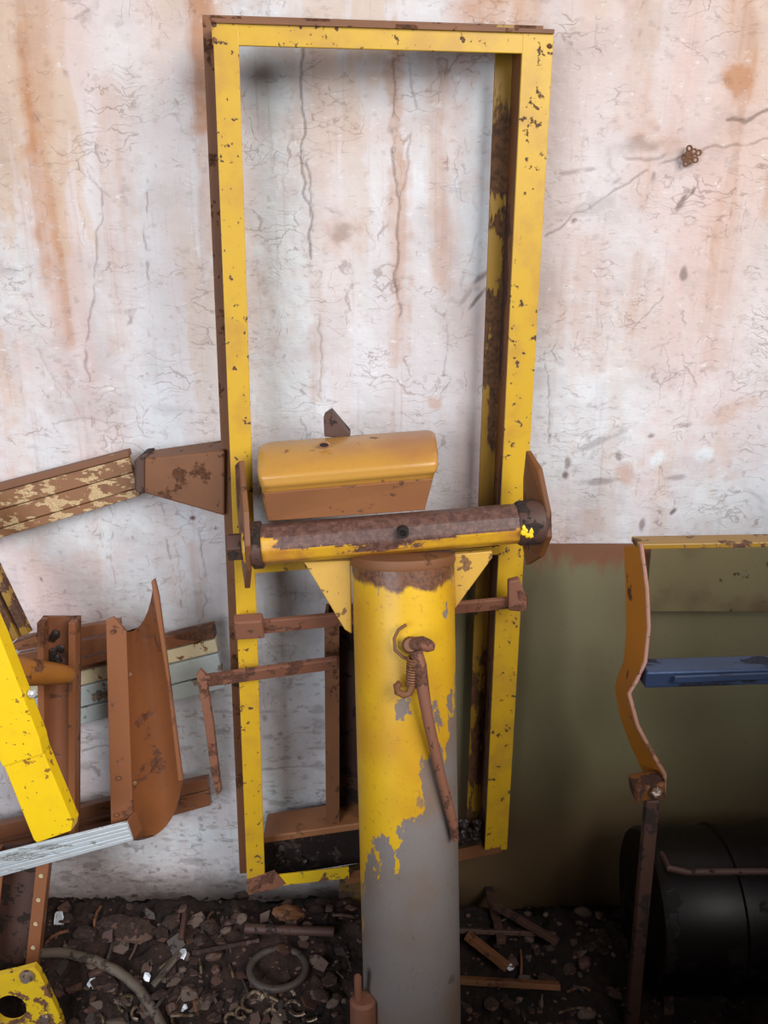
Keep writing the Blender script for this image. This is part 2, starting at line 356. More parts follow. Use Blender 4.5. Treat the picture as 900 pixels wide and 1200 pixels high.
def grid_object(name, xs, ys, fn, mat):
    X, Y = np.meshgrid(xs, ys); co = fn(X, Y).reshape(-1, 3); nx, ny = len(xs), len(ys)
    i = np.arange((nx - 1) * (ny - 1)); r = i // (nx - 1); c = i % (nx - 1); a = r * nx + c
    quads = np.stack([a, a + 1, a + 1 + nx, a + nx], 1).astype(np.int32)
    me = bpy.data.meshes.new(name); me.vertices.add(len(co)); me.vertices.foreach_set('co', co.ravel().astype(np.float32))
    me.loops.add(len(quads) * 4); me.loops.foreach_set('vertex_index', quads.ravel())
    me.polygons.add(len(quads)); me.polygons.foreach_set('loop_start', np.arange(0, len(quads) * 4, 4, dtype=np.int32)); me.polygons.foreach_set('loop_total', np.full(len(quads), 4, dtype=np.int32))
    me.polygons.foreach_set('use_smooth', np.ones(len(quads), dtype=bool)); me.update(calc_edges=True); me.materials.append(M[mat])
    o = bpy.data.objects.new(name, me); COL.objects.link(o); o['kind'] = 'structure'
    return o

# ------------------------------------------------------------------ back wall
def wp(px, py):
    p = P(px, py, 0.0); return p.x, p.z
PXM = 1 / 583.0
xs = np.concatenate([np.linspace(-2.6, -0.93, 24), np.linspace(-0.92, 0.92, 680), np.linspace(0.93, 2.6, 24)])
zs = np.concatenate([np.linspace(-0.25, -0.05, 6), np.linspace(-0.04, 2.14, 800), np.linspace(2.16, 3.2, 18)])
WX, WZ = np.meshgrid(xs, zs)
rustA = np.zeros_like(WX); darkA = np.zeros_like(WX); whiteA = np.zeros_like(WX)
wob1 = (fbm(WX * 9, WZ * 9, 5) - .5); wob2 = (fbm(WX * 9, WZ * 9, 9) - .5); rag = fbm(WX * 45, WZ * 45, 21, 4)
JIT = [((fbm(WX * 28, WZ * 28, 40 + k, 3) - .5) * .022, (fbm(WX * 28, WZ * 28, 60 + k, 3) - .5) * .022) for k in range(3)]
BRK = [fbm(WX * 30, WZ * 30, 80 + k, 3) for k in range(3)]
def window(x0, x1, z0, z1):
    i0, i1 = np.searchsorted(xs, (x0, x1)); j0, j1 = np.searchsorted(zs, (z0, z1)); return slice(max(j0 - 1, 0), j1 + 1), slice(max(i0 - 1, 0), i1 + 1)
def blob(A, px, py, rx, ry, s, ang=0.0, ragged=0.7, soft=0.6):
    x, z = wp(px, py); rx *= PXM; ry *= PXM; r = max(rx, ry) * 2.2 + .05; w = window(x - r, x + r, z - r, z + r)
    dx = WX[w] - x + wob1[w] * 0.06 * min(1, rx / .03); dz = WZ[w] - z + wob2[w] * 0.06 * min(1, ry / .03); c, sn = math.cos(ang), math.sin(ang)
    d = np.sqrt(((dx * c + dz * sn) / rx) ** 2 + ((-dx * sn + dz * c) / ry) ** 2) + (rag[w] - .5) * ragged * 1.6
    A[w] = np.maximum(A[w], s * sstep(1.0 + soft * .5, 1.0 - soft, d))
def stroke(A, pts, wd, s, jit=1.0, broken=0.0, seed=0):
    """a crack or scratch along points, wd its half width in pixels"""
    wd = max(wd, 0.9) * PXM; pts = [wp(*p) for p in pts]; pad = wd * 2 + .03
    w = window(min(p[0] for p in pts) - pad, max(p[0] for p in pts) + pad, min(p[1] for p in pts) - pad, max(p[1] for p in pts) + pad)
    x = WX[w] + JIT[seed % 3][0][w] * jit; z = WZ[w] + JIT[seed % 3][1][w] * jit; best = np.full_like(x, 9.0)
    for (ax, az), (bx, bz) in zip(pts[:-1], pts[1:]):
        dx, dz = bx - ax, bz - az; t = np.clip(((x - ax) * dx + (z - az) * dz) / (dx * dx + dz * dz + 1e-12), 0, 1)
        best = np.minimum(best, np.hypot(x - ax - t * dx, z - az - t * dz))
    m = s * sstep(wd * 1.5, wd * .4, best)
    if broken: m = m * sstep(broken - .08, broken + .08, BRK[seed % 3][w])
    A[w] = np.maximum(A[w], m)
# rusty runs of water, in the places they have on the wall
for (x0, x1, y0, y1, wd, s) in ((36, 48, -40, 190, 15, .95), (46, 66, 150, 330, 15, .75), (64, 84, 300, 400, 10, .5), (76, 62, 190, 245, 7, .5), (236, 240, -60, 140, 15, .85), (238, 244, 120, 300, 10, .35), (372, 372, 20, 470, 9, .30), (465, 470, 60, 420, 10, .55),
                                (508, 520, 60, 330, 13, .45), (748, 752, -40, 230, 16, .45), (868, 872, -40, 110, 15, .65), (585, 560, -40, 30, 30, .55), (128, 135, 100, 400, 13, .35), (140, 142, 120, 300, 22, .35), (850, 838, 240, 420, 16, .32), (838, 836, 270, 340, 5, .4), (655, 650, 60, 400, 14, .22), (690, 690, 300, 420, 26, .28), (745, 750, 320, 420, 20, .36), (620, 622, 0, 90, 16, .4), (860, 862, 140, 310, 6, .35),
                                (230, 236, 640, 720, 10, .35), (195, 205, 590, 700, 14, .2), (112, 112, 500, 690, 9, .2)):
    stroke(rustA, [(x0, y0), (x1, y1)], wd, s, 1.6, 0.0, int(x0) % 13)
streak = sstep(.35, .7, fbm(WX * 55, WZ * 1.6, 31, 4)); rustA *= (.42 + .7 * streak) * (.7 + .6 * rag)
blob(rustA, 870, 90, 20, 21, .95, 0, .6, .35); blob(rustA, 870, 125, 5, 40, .5); blob(rustA, 400, 270, 36, 26, .38, 0, .8, .9)
blob(rustA, 860, 480, 40, 12, .34, .2, 1.1); blob(rustA, 745, 405, 60, 45, .2, 0, .9, .9); blob(rustA, 735, 555, 12, 14, .55, .4); blob(rustA, 690, 610, 18, 22, .35)
blob(rustA, 900, 215, 9, 40, .5); blob(rustA, 780, 170, 50, 22, .4, -.2, 1.0, .9); blob(rustA, 510, 470, 9, 9, .5)
blob(rustA, 430, 155, 150, 18, .18, 0, .8, .9)
for (px, py, rx, ry, s, a) in ((400, 272, 16, 12, .35, 0), (740, 176, 40, 8, .35, .15), (565, 325, 22, 4, .6, .6), (560, 350, 14, 2.5, .7, .7), (545, 345, 16, 3, .35, .9), (690, 243, 30, 7, .22, .2), (800, 235, 10, 3, .7, 1.0),
                               (765, 213, 4, 9, .55, 0), (796, 245, 4, 9, .6, -.5), (720, 215, 10, 3, .4, .5), (673, 258, 5, 4, .6, 0), (800, 325, 4, 8, .6, 0), (700, 518, 36, 5, .34, .45), (705, 565, 24, 4, .45, .1),
                               (663, 560, 5, 5, .8, 0), (665, 545, 3, 8, .6, 0), (725, 535, 4, 6, .55, .3), (762, 512, 4, 3, .6, 0), (800, 498, 10, 3, .4, .1), (795, 560, 14, 3, .4, 0), (790, 600, 6, 2.5, .8, .8), (775, 601, 5, 2.5, .6, -.8), (752, 618, 3, 9, .6, 0),
                               (226, 607, 4, 3.5, .95, 0), (252, 619, 2, 2, .9, 0), (48, 681, 2.5, 5, .85, .3), (205, 480, 16, 8, .16, 0), (8, 320, 12, 9, .25, 0), (100, 15, 14, 6, .22, .9), (55, 465, 3, 3, .5, 0),
                               (312, 842, 5, 8, .55, 0), (330, 860, 4, 3, .5, 0), (95, 900, 14, 9, .3, .3), (880, 580, 14, 3, .25, -.6), (390, 1010, 20, 8, .4, 0)):
    blob(darkA, px, py, rx, ry, s, a, 1.1, .7)
# cracks and scratches
for i, (pts, w, s, br) in enumerate((([(352, 40), (356, 120), (353, 190), (362, 240), (366, 300)], 1.5, .55, .0), ([(358, 190), (366, 230), (368, 270)], 1.0, .5, .3), ([(372, 370), (378, 470)], 1.0, .35, .3),
        ([(462, 70), (458, 160), (466, 250), (464, 340), (472, 400)], 1.3, .5, .42), ([(480, 60), (488, 140), (470, 230)], 1.0, .38, .45), ([(115, 170), (118, 260), (108, 340), (100, 430), (108, 500)], 1.2, .42, .4), ([(172, 200), (170, 280), (178, 400)], 1.2, .45, .42), ([(90, 160), (110, 215), (130, 228)], 1.0, .3, .4),
        ([(640, 275), (690, 245), (760, 200), (820, 176), (905, 164)], 1.2, .42, .36), ([(660, 205), (740, 186), (820, 180)], 2.0, .38, .4), ([(850, 140), (872, 143), (905, 128)], 1.6, .6, .2), ([(740, 390), (778, 345)], 1.0, .3, .3), ([(800, 235), (812, 215)], 1.2, .6, .2),
        ([(640, 410), (642, 470), (646, 520)], 1.0, .4, .35), ([(620, 60), (625, 130), (600, 220)], 1.0, .22, .45), ([(132, 545), (130, 640), (136, 690)], 1.0, .35, .4), ([(190, 590), (200, 660), (215, 720)], 1.1, .42, .4), ([(235, 620), (240, 700), (232, 740)], 1.1, .42, .4), ([(40, 410), (100, 492)], 1, .2, .45),
        ([(60, 494), (105, 492), (150, 500)], 1.0, .3, .3), ([(300, 902), (390, 896)], 1.2, .45, .3), ([(95, 880), (130, 872)], 1.2, .5, .2), ([(525, 380), (522, 440)], 1, .3, .4), ([(700, 0), (702, 60)], 1, .2, .4), ([(530, 90), (560, 260), (540, 340)], 1.0, .22, .45), ([(762, 410), (830, 370)], 1.0, .2, .45))):
    stroke(darkA, pts, w, s, 1.0, br, i)
# small pits; more of them low down where the plaster is rotten
pit = fbm(WX * 60, WZ * 95, 91, 3); lowm = sstep(.95, .25, WZ)
darkA = np.maximum(darkA, sstep(.70, .78, pit) * (.16 + .30 * lowm))
darkA = np.maximum(darkA, sstep(.60, .72, fbm(WX * 26, WZ * 70, 97, 4)) * .32 * sstep(1.02, .6, WZ) * sstep(.25, .5, fbm(WX * 5, WZ * 5, 4, 3)))
for (px, py, rx, ry, s) in ((312, 110, 28, 90, .9), (20, 330, 40, 90, .5), (560, 130, 26, 110, .8), (60, 520, 60, 90, .5), (700, 470, 120, 110, .4), (860, 590, 70, 45, .6), (330, 300, 32, 130, .7), (560, 260, 18, 80, .8), (190, 520, 40, 120, .45), (770, 534, 11, 9, 1.0), (828, 533, 10, 9, 1.0), (330, 460, 36, 60, .7), (350, 800, 50, 70, .55), (330, 930, 60, 30, .8), (500, 120, 20, 110, .4), (235, 980, 60, 25, .7), (745, 330, 40, 55, .3), (110, 620, 90, 50, .7), (150, 690, 60, 50, .5), (240, 860, 40, 70, .5), (110, 860, 40, 70, .4), (350, 620, 60, 100, .5), (180, 1000, 80, 40, .5)):
    blob(whiteA, px, py, rx, ry, s, 0, .8, .9)  # pale patches; those at lower left also brighten the wall in place of light
h = sstep(.5, 1.9, WZ)
pink = np.clip(sstep(.36, .70, fbm(WX * 3.2, WZ * 1.3, 13, 4)) * (.55 + .5 * h) + .28 * sstep(.4, .8, fbm(WX * 22, WZ * 1.4, 15, 4)), 0, 1) * (1 - .7 * whiteA)
drip = sstep(.50, .57, fbm(WX * 17 + wob1 * .5, WZ * .9, 141, 4) + (rag - .5) * .10) * sstep(.3, .55, fbm(WX * 3, WZ * 2, 143, 3))
tan = (sstep(1.15, 1.95, WZ) * (.36 + .64 * sstep(.36, .62, fbm(WX * 4, WZ * 2.2, 51, 4))) * .75 + .55 * drip * sstep(.5, 1.6, WZ)) * (1 - .6 * whiteA) + .35 * sstep(.25, .05, WZ) * rag
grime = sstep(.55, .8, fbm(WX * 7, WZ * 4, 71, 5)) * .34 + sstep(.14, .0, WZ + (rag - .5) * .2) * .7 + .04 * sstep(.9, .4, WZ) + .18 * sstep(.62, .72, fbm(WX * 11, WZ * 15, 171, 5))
relief = (fbm(WX * 6, WZ * 6, 3, 5) - .5) * .006 + (rag - .5) * .0016 + darkA * .0022 - whiteA * .0008 + sstep(.12, .03, WZ + (rag - .5) * .10) * .004
wall = grid_object('wall_back', xs, zs, lambda X, Z: np.stack([X, relief, Z], -1), 'wall')
def attr(o, name, a, b, c):
    at = o.data.attributes.new(name, 'FLOAT_COLOR', 'POINT')
    at.data.foreach_set('color', np.stack([np.clip(a, 0, 1), np.clip(b, 0, 1), np.clip(c, 0, 1), np.ones_like(a)], -1).ravel().astype(np.float32))
attr(wall, 'stain', rustA, darkA, whiteA); attr(wall, 'wash', pink, grime, tan)

# ------------------------------------------------------------------ soil floor: a bank of rubble heaped against the wall
def ground(x, y):
    x = np.asarray(x, float); y = np.asarray(y, float)
    crest = .128 - .035 * sstep(.0, .25, x) + (fbm(x * 14, y * 3 + 7, 5, 4) - .5) * .035
    z = crest * sstep(-.44, -.15, y + (fbm(x * 6, y * 6, 8, 3) - .5) * .10) * (1 - .95 * sstep(-.13, -.02, y))
    amp = sstep(-1.0, -.5, y)
    z = z + ((fbm(x * 22, y * 22, 2, 4) - .5) * .040 + (np.abs(fbm(x * 60, y * 60, 12, 3) - .5)) * .022) * (.3 + .7 * amp)
    return z - .012
gx = np.concatenate([np.linspace(-2.6, -.86, 20), np.linspace(-.85, .9, 420), np.linspace(.91, 2.6, 20)])
gy = np.concatenate([np.linspace(-3.6, -.72, 24), np.linspace(-.7, .03, 190)])
grid_object('floor', gx, gy, lambda X, Y: np.stack([X, Y, ground(X, Y)], -1), 'soil')
_lx = np.linspace(-1.1, 1.1, 700); _ly = np.linspace(-.9, .03, 360); _H = ground(*np.meshgrid(_lx, _ly))
def height(x, y):
    i = min(max((x + 1.1) / 2.2 * 699, 0), 698.9); j = min(max((y + .9) / .93 * 359, 0), 358.9); a, b = int(i), int(j); u, v = i - a, j - b
    return (_H[b, a] * (1 - u) + _H[b, a + 1] * u) * (1 - v) + (_H[b + 1, a] * (1 - u) + _H[b + 1, a + 1] * u) * v
def on_ground(px, py, lift=0.0):
    d = ray(px, py).normalized(); t = 1.2
    for _ in range(600):
        p = CAM + d * t
        if p.z < height(p.x, p.y) + lift or p.y > -.01: return p
        t += .003
    return p

# unseen half-height wall added at the right to shade the lower right corner
g = G(); g.prism([(1.12, -2.2, -.05), (1.26, -2.2, -.05), (1.26, .0, -.05), (1.12, .0, -.05)], (0, 0, 1.47))
o = build('shade_wall_right', g, 'concrete', None, (1.19, -1.1, -.05)); o['kind'] = 'structure'
# unseen low wall added in front to keep fill off the lower right
g = G(); g.prism([(-.40, -1.22, -.05), (1.12, -1.22, -.05), (1.12, -1.10, -.05), (-.40, -1.10, -.05)], (0, 0, .92))
o = build('shade_wall_front', g, 'concrete', None, (.64, -1.16, -.05)); o['kind'] = 'structure'

# ------------------------------------------------------------------ tall yellow frame leaning on the wall
yaw, lean = math.radians(7.0), math.radians(0.8)
fu = V((math.cos(yaw), math.sin(yaw), 0)); fn0 = V((math.sin(yaw), -math.cos(yaw), 0))
fn = (fn0 * math.cos(lean) + V((0, 0, 1)) * math.sin(lean)).normalized()
FO = P(648, 35, -.088)
def PF(px, py, off=0.0): return on_plane(px, py, FO + fn * off, fn)
c0 = PF(291, 1046)
fr = Thing('steel_frame', 'tall yellow rectangular steel frame standing upright against the stained wall', 'frame', c0)
T_ = .006
def upright(name, top, bot, w, depth, back, front_m, web_m, back_m):
    a, b = PF(*top), PF(*bot)
    g = G(); g.sweep([(0, 0), (w, 0), (w, T_), (0, T_)], a, b, fu, -fn)
    u = fr.part(name, g, front_m, bev=.0012)
    g = G(); g.sweep([(0, T_), (T_, T_), (T_, depth), (0, depth)], a, b, fu, -fn); fr.part('web', g, web_m, u)
    g = G(); g.sweep([(-back, depth - T_), (0, depth - T_), (0, depth), (-back, depth)], a, b, fu, -fn); g.v = [v + (V((0, 0, .022)) if v.z > 1.5 else V()) for v in g.v]; fr.part('rear_flange', g, back_m, u)
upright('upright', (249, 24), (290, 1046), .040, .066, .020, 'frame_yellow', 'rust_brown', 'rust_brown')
upright('upright', (613, 36), (568, 998), .053, .066, .030, 'frame_yellow', 'orange_web', 'dark_yellow')  # inner web and rear flange: shade put into the darker colours
def rail(name, a, b, hgt, m, lip=0, lipm='rust_brown', depth=.066, low=False):
    a, b = PF(*a), PF(*b); d = (b - a).normalized(); up = fn.cross(d); up = up if up.z > 0 else -up
    g = G(); g.sweep([(0, .0005), (hgt, .0005), (hgt, T_), (0, T_)], a, b, -up, -fn)
    r = fr.part(name, g, m, bev=.0012)
    w0 = hgt - T_ if low else 0
    g = G(); g.sweep([(w0, -.004 if not low else T_), (w0 + T_, -.004 if not low else T_), (w0 + T_, depth), (w0, depth)], a, b, -up, -fn); fr.part('web', g, lipm, r)
    if lip:
        g = G(); g.sweep([(-lip, depth - T_), (.0, depth - T_), (.0, depth), (-lip, depth)], a, b, -up, -fn); fr.part('rear_flange', g, lipm, r)
    return r
rail('top_rail', (247, 22), (649, 35), .036, 'frame_yellow', .020)
rail('middle_rail', (284, 664), (596, 640), .017, 'frame_yellow', low=True)
# bottom rail: front flange on the left half, rusty further right
a, b = PF(292, 1030), PF(592, 990)
rail('bottom_rail', (300, 1029), (409, 1017), .030, 'rail_worn', depth=.026, low=True)
g = G(); g.bar(PF(404, 1030, -.008), PF(586, 992, -.008), .014, .022, fn); fr.part('bottom_plate', g, 'rust_brown')
g = G(); g.prism([PF(289, 1031, .0015), PF(322, 1020, .0015), PF(335, 1036, .0015), PF(322, 1042, .0015), PF(291, 1049, .0015)], -fn * .003); fr.part('foot_plate', g, 'rust_pink', bev=.001)
g = G()
for i in range(26): g.rock(PF(536 + rnd.random() * 34, 962 + rnd.random() * 26, -.020 - rnd.random() * .02), (.012, .009, .010), 800 + i, 1)
q = fr.part('dirt_clump', g, 'grease', smooth=True); q['kind'] = 'stuff'
# welded corner beads
for px, py in ((251, 47), (644, 54)):
    g = G(); g.rock(PF(px, py, .001), (.006, .004, .005), px, 1); fr.part('weld', g, 'rust_brown', smooth=True)

# ------------------------------------------------------------------ strap across the frame, clamped on both uprights
st = Thing('strap_bar', 'rust brown flat strap with a clamp, crossing the yellow frame below the crossbar', 'bar', P(440, 725, -.165))
g = G(); g.bar(P(276, 737, -.192), P(618, 704, -.150), .010, .034, (0, -.3, 1), .010, .026); st.part('strap', g, 'rust_pink', bev=.002)
g = G(); g.bar(P(275, 735, -.198), P(309, 733, -.196), .026, .046, (0, -.3, 1)); st.part('clamp', g, 'rust_pink', bev=.003)
g = G(); g.prism([P(596, 682, -.175), P(609, 679, -.175), P(618, 703, -.175), P(617, 718, -.175), P(596, 716, -.175)], (0, .02, 0)); st.part('clamp', g, 'rust_pink', bev=.003)

# bent bar hooked over the frame
bb = Thing('bent_bar', 'rusty flat bar crossing the yellow frame with one thin end bent down', 'bar', P(255, 930, -.20))
g = G(); g.bar(P(236, 798, -.205), P(396, 776, -.178), .012, .029, (0, -.35, 1), .012, .030); bb.part('bar', g, 'rust_pink', bev=.002)
g = G(); g.prism([P(230, 792, -.212), P(234, 785, -.212), P(241, 792, -.212), P(250, 850, -.208), P(259, 928, -.200), P(254, 934, -.200), P(247, 905, -.203), P(240, 850, -.208)], (0, .012, 0)); bb.part('bent_leg', g, 'rust_pink', bev=.0015)

# dark brown inner upright that stands behind the post
iu = Thing('steel_channel', 'dark brown steel channel standing upright behind the yellow post', 'channel', P(405, 970, -.08))
a, b = P(380, 722, -.100), P(380, 971, -.100)
b.x += .004
g = G(); g.sweep([(0, 0), (.031, 0), (.031, .006), (.006, .006), (.006, .06), (0, .06)], a, b, (1, 0, 0), (0, 1, 0)); iu.part('flange', g, 'rust_brown')
g = G(); g.sweep([(.006, .055), (.085, .055), (.085, .06), (.006, .06)], a, b, (1, 0, 0), (0, 1, 0)); iu.part('web', g, 'rust_dark')
g = G(); g.sweep([(.080, 0), (.085, 0), (.085, .055), (.080, .055)], a, b, (1, 0, 0), (0, 1, 0)); iu.part('flange', g, 'rust_dark')
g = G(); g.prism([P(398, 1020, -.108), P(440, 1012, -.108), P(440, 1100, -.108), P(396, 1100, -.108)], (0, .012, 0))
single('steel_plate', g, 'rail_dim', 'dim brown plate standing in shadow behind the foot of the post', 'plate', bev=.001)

# block lying inside the foot of the frame
bl = Thing('timber_block', 'dirty block with a rusty yellow top lying inside the foot of the frame', 'block', P(350, 1030, -.12))
g = G(); g.prism([P(308, 985, -.108), P(432, 967, -.108), P(432, 1011, -.108), P(308, 1030, -.108)], (0, .075, .0)); bl.part('block', g, 'grease', bev=.006)
g = G(); g.prism([P(308, 981, -.110), P(432, 963, -.110), P(432, 971, -.110), P(308, 989, -.110)], (0, .080, .0)); bl.part('top_plate', g, 'block_brown', bev=.003)
g = G()
for i in range(9): g.rock(P(318 + rnd.random() * 40, 992 + rnd.random() * 22, -.112), (.012, .008, .010), 300 + i, 1)
q = bl.part('grease_lump', g, 'grease', smooth=True); q['kind'] = 'stuff'

# ------------------------------------------------------------------ yellow post with T crossbar
A0, A1 = P(472, 652, -.25), P(483.5, 1200, -.461)
ax = (A1 - A0).normalized(); base = A0 + ax * ((0.0 - A0.z) / ax.z)
PR = .0935
ps = Thing('steel_post', 'thick yellow round steel post with peeling paint and a crossbar on top', 'post', base)
L = (base - A0).length
g = G(); g.lathe(A0 - ax * .0, base, [(0, PR), (.25, PR), (.5, PR), (.75, PR), (1, PR)], 56); ps.part('tube', g, 'post', smooth=True)
g = G(); g.lathe(A0 - ax * .010, A0 + ax * .012, [(0, PR * .8), (.2, PR + .002), (.75, PR + .003), (1, PR + .0005)], 48); ps.part('top_weld', g, 'rust_brown', smooth=True)
g = G(); g.lathe(base - ax * .02, base, [(0, PR + .045), (1, PR + .05)], 32); ps.part('base_plate', g, 'rust_brown', smooth=True)
cl, cr = P(286, 640, -.275), P(636, 611, -.245)
cdv = (cr - cl).normalized(); clen = (cr - cl).length
g = G(); g.lathe(cl, cr, [(0, .036), (.02, .037), (.5, .037), (.98, .037), (1, .036)], 10)
cb = ps.part('crossbar', g, 'crossbar', smooth=False, bev=.004)
g = G(); hc = P(472, 624, -.302); g.lathe(hc + V((0, .01, 0)), hc + V((0, -.004, 0)), [(0, .0105), (1, .0105), (1, .006), (.5, .0058)], 16); ps.part('plug', g, 'hole_dark', cb)
# end plates, leaf-shaped and set square to the bar
def leaf(cx, prof):
    g = G(); s = cdv
    pts = [P(*p) for p in prof]; return g.prism(pts, s * .011)
lp = [P(280, 540, -.235), P(285, 600, -.305), P(287, 640, -.325), P(289, 668, -.300), P(287, 690, -.255), P(283, 660, -.20), P(277, 590, -.18), P(275, 545, -.20)]
g = G(); g.prism(lp, cdv * .010); ps.part('end_plate', g, 'rust_brown', bev=.002)
rp = [P(616, 528, -.190), P(630, 550, -.225), P(640, 600, -.275), P(641, 630, -.285), P(632, 652, -.265), P(616, 662, -.225), P(612, 640, -.17), P(613, 560, -.16)]
g = G(); g.prism(rp, cdv * .010); ps.part('end_plate', g, 'orange_web', bev=.002, label='orange brown leaf-shaped end plate')
g = G(); g.lathe(cl + cdv * .014, cl + cdv * .034, [(0, .040), (.1, .043), (.9, .043), (1, .039)], 24); ps.part('collar', g, 'rust_dark', smooth=True)
g = G(); g.lathe(cl - cdv * .028, cl + cdv * .002, [(0, .024), (.05, .026), (1, .026)], 6); ps.part('nut', g, 'rust_dark', bev=.002)
g = G(); g.lathe(cr - cdv * .048, cr + cdv * .002, [(0, .038), (.1, .041), (.9, .041), (1, .037)], 24); ps.part('collar', g, 'rust_dark', smooth=True)
g = G()
for i in range(7): g.rock(P(612 + rnd.random() * 11, 617 + rnd.random() * 12, -.287), (.006, .004, .007), 500 + i, 1)
q = ps.part('paint_flakes', g, 'lever_yellow'); q['kind'] = 'stuff'
g = G(); g.prism([P(356, 659, -.262), P(411, 657, -.262), P(412, 743, -.290), P(404, 738, -.289)], (0, .012, 0)); ps.part('gusset', g, 'gusset_yellow', bev=.002)
g = G(); g.prism([P(531, 650, -.262), P(577, 646, -.255), P(577, 654, -.257), P(533, 714, -.280)], (0, .012, 0)); ps.part('gusset', g, 'gusset_yellow', bev=.002)
# stub pipe and pin at the foot
g = G(); s0 = P(425, 1170, -.50); g.lathe(s0, s0 + V((.002, -.02, -.12)), [(0, .018), (.04, .024), (1, .025)], 20); sp_ = ps.part('stub_pipe', g, 'rust_pink', smooth=True)
g = G(); g.lathe(P(419, 1144, -.50), P(420, 1172, -.50), [(0, .0055), (.05, .007), (1, .007)], 12); ps.part('pin', g, 'rust_pink', sp_, smooth=True)
# lever rod hooked to the post
def post_y(py, k=.098): return -.25 - (py - 652) / 548 * .211 - k
pin = P(480, 757, post_y(757, .092))
hk = Thing('lever_rod', 'bent rusty rod hooked on a bolt and hanging down the yellow post', 'rod', P(534, 982, post_y(982, .10)))
pts = [(487, 762), (492, 780), (496, 810), (502, 845), (510, 880), (518, 915), (526, 945), (531, 965), (534, 984)]
ctr = [P(x, y, post_y(y, .112 - .0003 * max(0, y - 800))) for x, y in pts]
g = G(); g.tube(ctr, [.0115, .012, .011, .010, .0095, .009, .009, .009, .006], 12); hk.part('rod', g, 'rust_pink', smooth=True)
g = G(); g.tube([P(484, 755, post_y(757, .105)), P(495, 754, post_y(757, .112)), P(503, 757, post_y(757, .108)), P(508, 758, post_y(757, .106))], [.012, .0125, .011, .007], 12); hk.part('bolt', g, 'rust_pink', smooth=True)
g = G(); g.lathe(P(481, 756, post_y(757, .085)), P(481, 756, post_y(757, .112)), [(0, .015), (.8, .015), (1, .011)], 14); hk.part('pivot', g, 'rust_brown', smooth=True)
g = G(); helix = []
for i in range(150):
    t = i / 149; a = P(484 - 2 * t, 770 + 34 * t, post_y(780, .112)); ang = t * 11 * 6.283
    helix.append(a + V((math.cos(ang) * .0085, math.sin(ang) * .0085, 0)))
g.tube(helix, .0022, 6); sprg = hk.part('coil_spring', g, 'rust_brown', smooth=True)
g = G(); g.tube([P(483, 803, post_y(800, .112)), P(480, 812, post_y(800, .114)), P(473, 814, post_y(800, .114)), P(466, 811, post_y(800, .113)), P(465, 804, post_y(800, .112)), P(469, 801, post_y(800, .112))], .0065, 10); hk.part('spring_hook', g, 'rust_brown', sprg, smooth=True)
g = G(); g.tube([P(476, 732, post_y(740, .096)), P(467, 738, post_y(740, .096)), P(462, 748, post_y(750, .096)), P(463, 762, post_y(760, .097)), P(472, 770, post_y(770, .10)), P(482, 774, post_y(770, .105))], .0030, 8); hk.part('wire', g, 'rust_brown', smooth=True)

# ------------------------------------------------------------------ yellow block on the crossbar, tapered arm behind the frame
bk = Thing('steel_block', 'rounded yellow steel block with a drilled hole, sitting on the crossbar', 'block', P(410, 610, -.27))
def ringy(pp): return [P(*p) for p in pp]
front = [[P(x0, y0, Y0), P(x1, y1, Y1)] for (x0, y0, x1, y1, Y0, Y1) in (
    (303, 520, 511, 504, -.185, -.165), (301, 530, 512, 512, -.235, -.215), (300, 548, 514, 530, -.285, -.265), (301, 560, 515, 543, -.300, -.280), (305, 571, 514, 553, -.300, -.280))]
lowp = [[P(x0, y0, Y0), P(x1, y1, Y1)] for (x0, y0, x1, y1, Y0, Y1) in ((306, 575, 510, 557, -.292, -.272), (311, 609, 499, 597, -.262, -.245))]
secL = [f_[0] for f_ in front] + [l[0] for l in lowp]; secR = [f_[1] for f_ in front] + [l[1] for l in lowp]
bL = [secL[-1] + V((0, .11, .0)), secL[0] + V((0, .05, -.01))]; bR = [secR[-1] + V((0, .10, .0)), secR[0] + V((0, .05, -.01))]
r0 = [p.copy() for p in secL + bL]; r3 = [p.copy() for p in secR + bR]
cL = sum(r0, V()) / len(r0); cR = sum(r3, V()) / len(r3); dv = (cR - cL).normalized()
rings = [[cL + (p - cL) * .86 for p in r0], [p + dv * .006 + (cL - p) * .03 for p in r0], [p + dv * .018 for p in r0]]
rings += [[p.lerp(q, t) for p, q in zip([x + dv * .018 for x in r0], [x - dv * .018 for x in r3])] for t in (.25, .5, .75)]
rings += [[p - dv * .018 for p in r3], [p - dv * .006 + (cR - p) * .03 for p in r3], [cR + (p - cR) * .86 for p in r3]]
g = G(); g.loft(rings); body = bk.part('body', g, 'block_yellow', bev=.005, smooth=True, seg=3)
g = G(); g.prism([P(309, 578, -.2965), P(507, 561, -.2765), P(498, 598, -.2485), P(313, 611, -.2655)], (0, .006, 0)); bk.part('lower_face', g, 'block_brown', body, bev=.002, label='brown lower face')  # lower face given a browner colour than the body
h0 = P(380, 521, -.235); g = G(); g.tube([h0 + V((math.cos(t) * .009, -.002 , math.sin(t) * .0045)) for t in [i * 6.2832 / 14 for i in range(14)]], .0018, 6, True); bk.part('hole_rim', g, 'block_brown', body, smooth=True)
g = G(); g.prism([h0 + V((math.cos(t) * .008, -.004, math.sin(t) * .004)) for t in [i * 6.2832 / 14 for i in range(14)]], (0, .004, 0)); bk.part('hole', g, 'hole_dark', body)
g = G(); g.prism([P(380, 512, -.15), P(379, 488, -.15), P(388, 482, -.15), P(410, 508, -.15), P(410, 514, -.15)], (0, .035, 0))
single('steel_wedge', g, 'rust_dark', 'small dark pointed steel lug sticking up behind the yellow block', 'wedge', bev=.002)

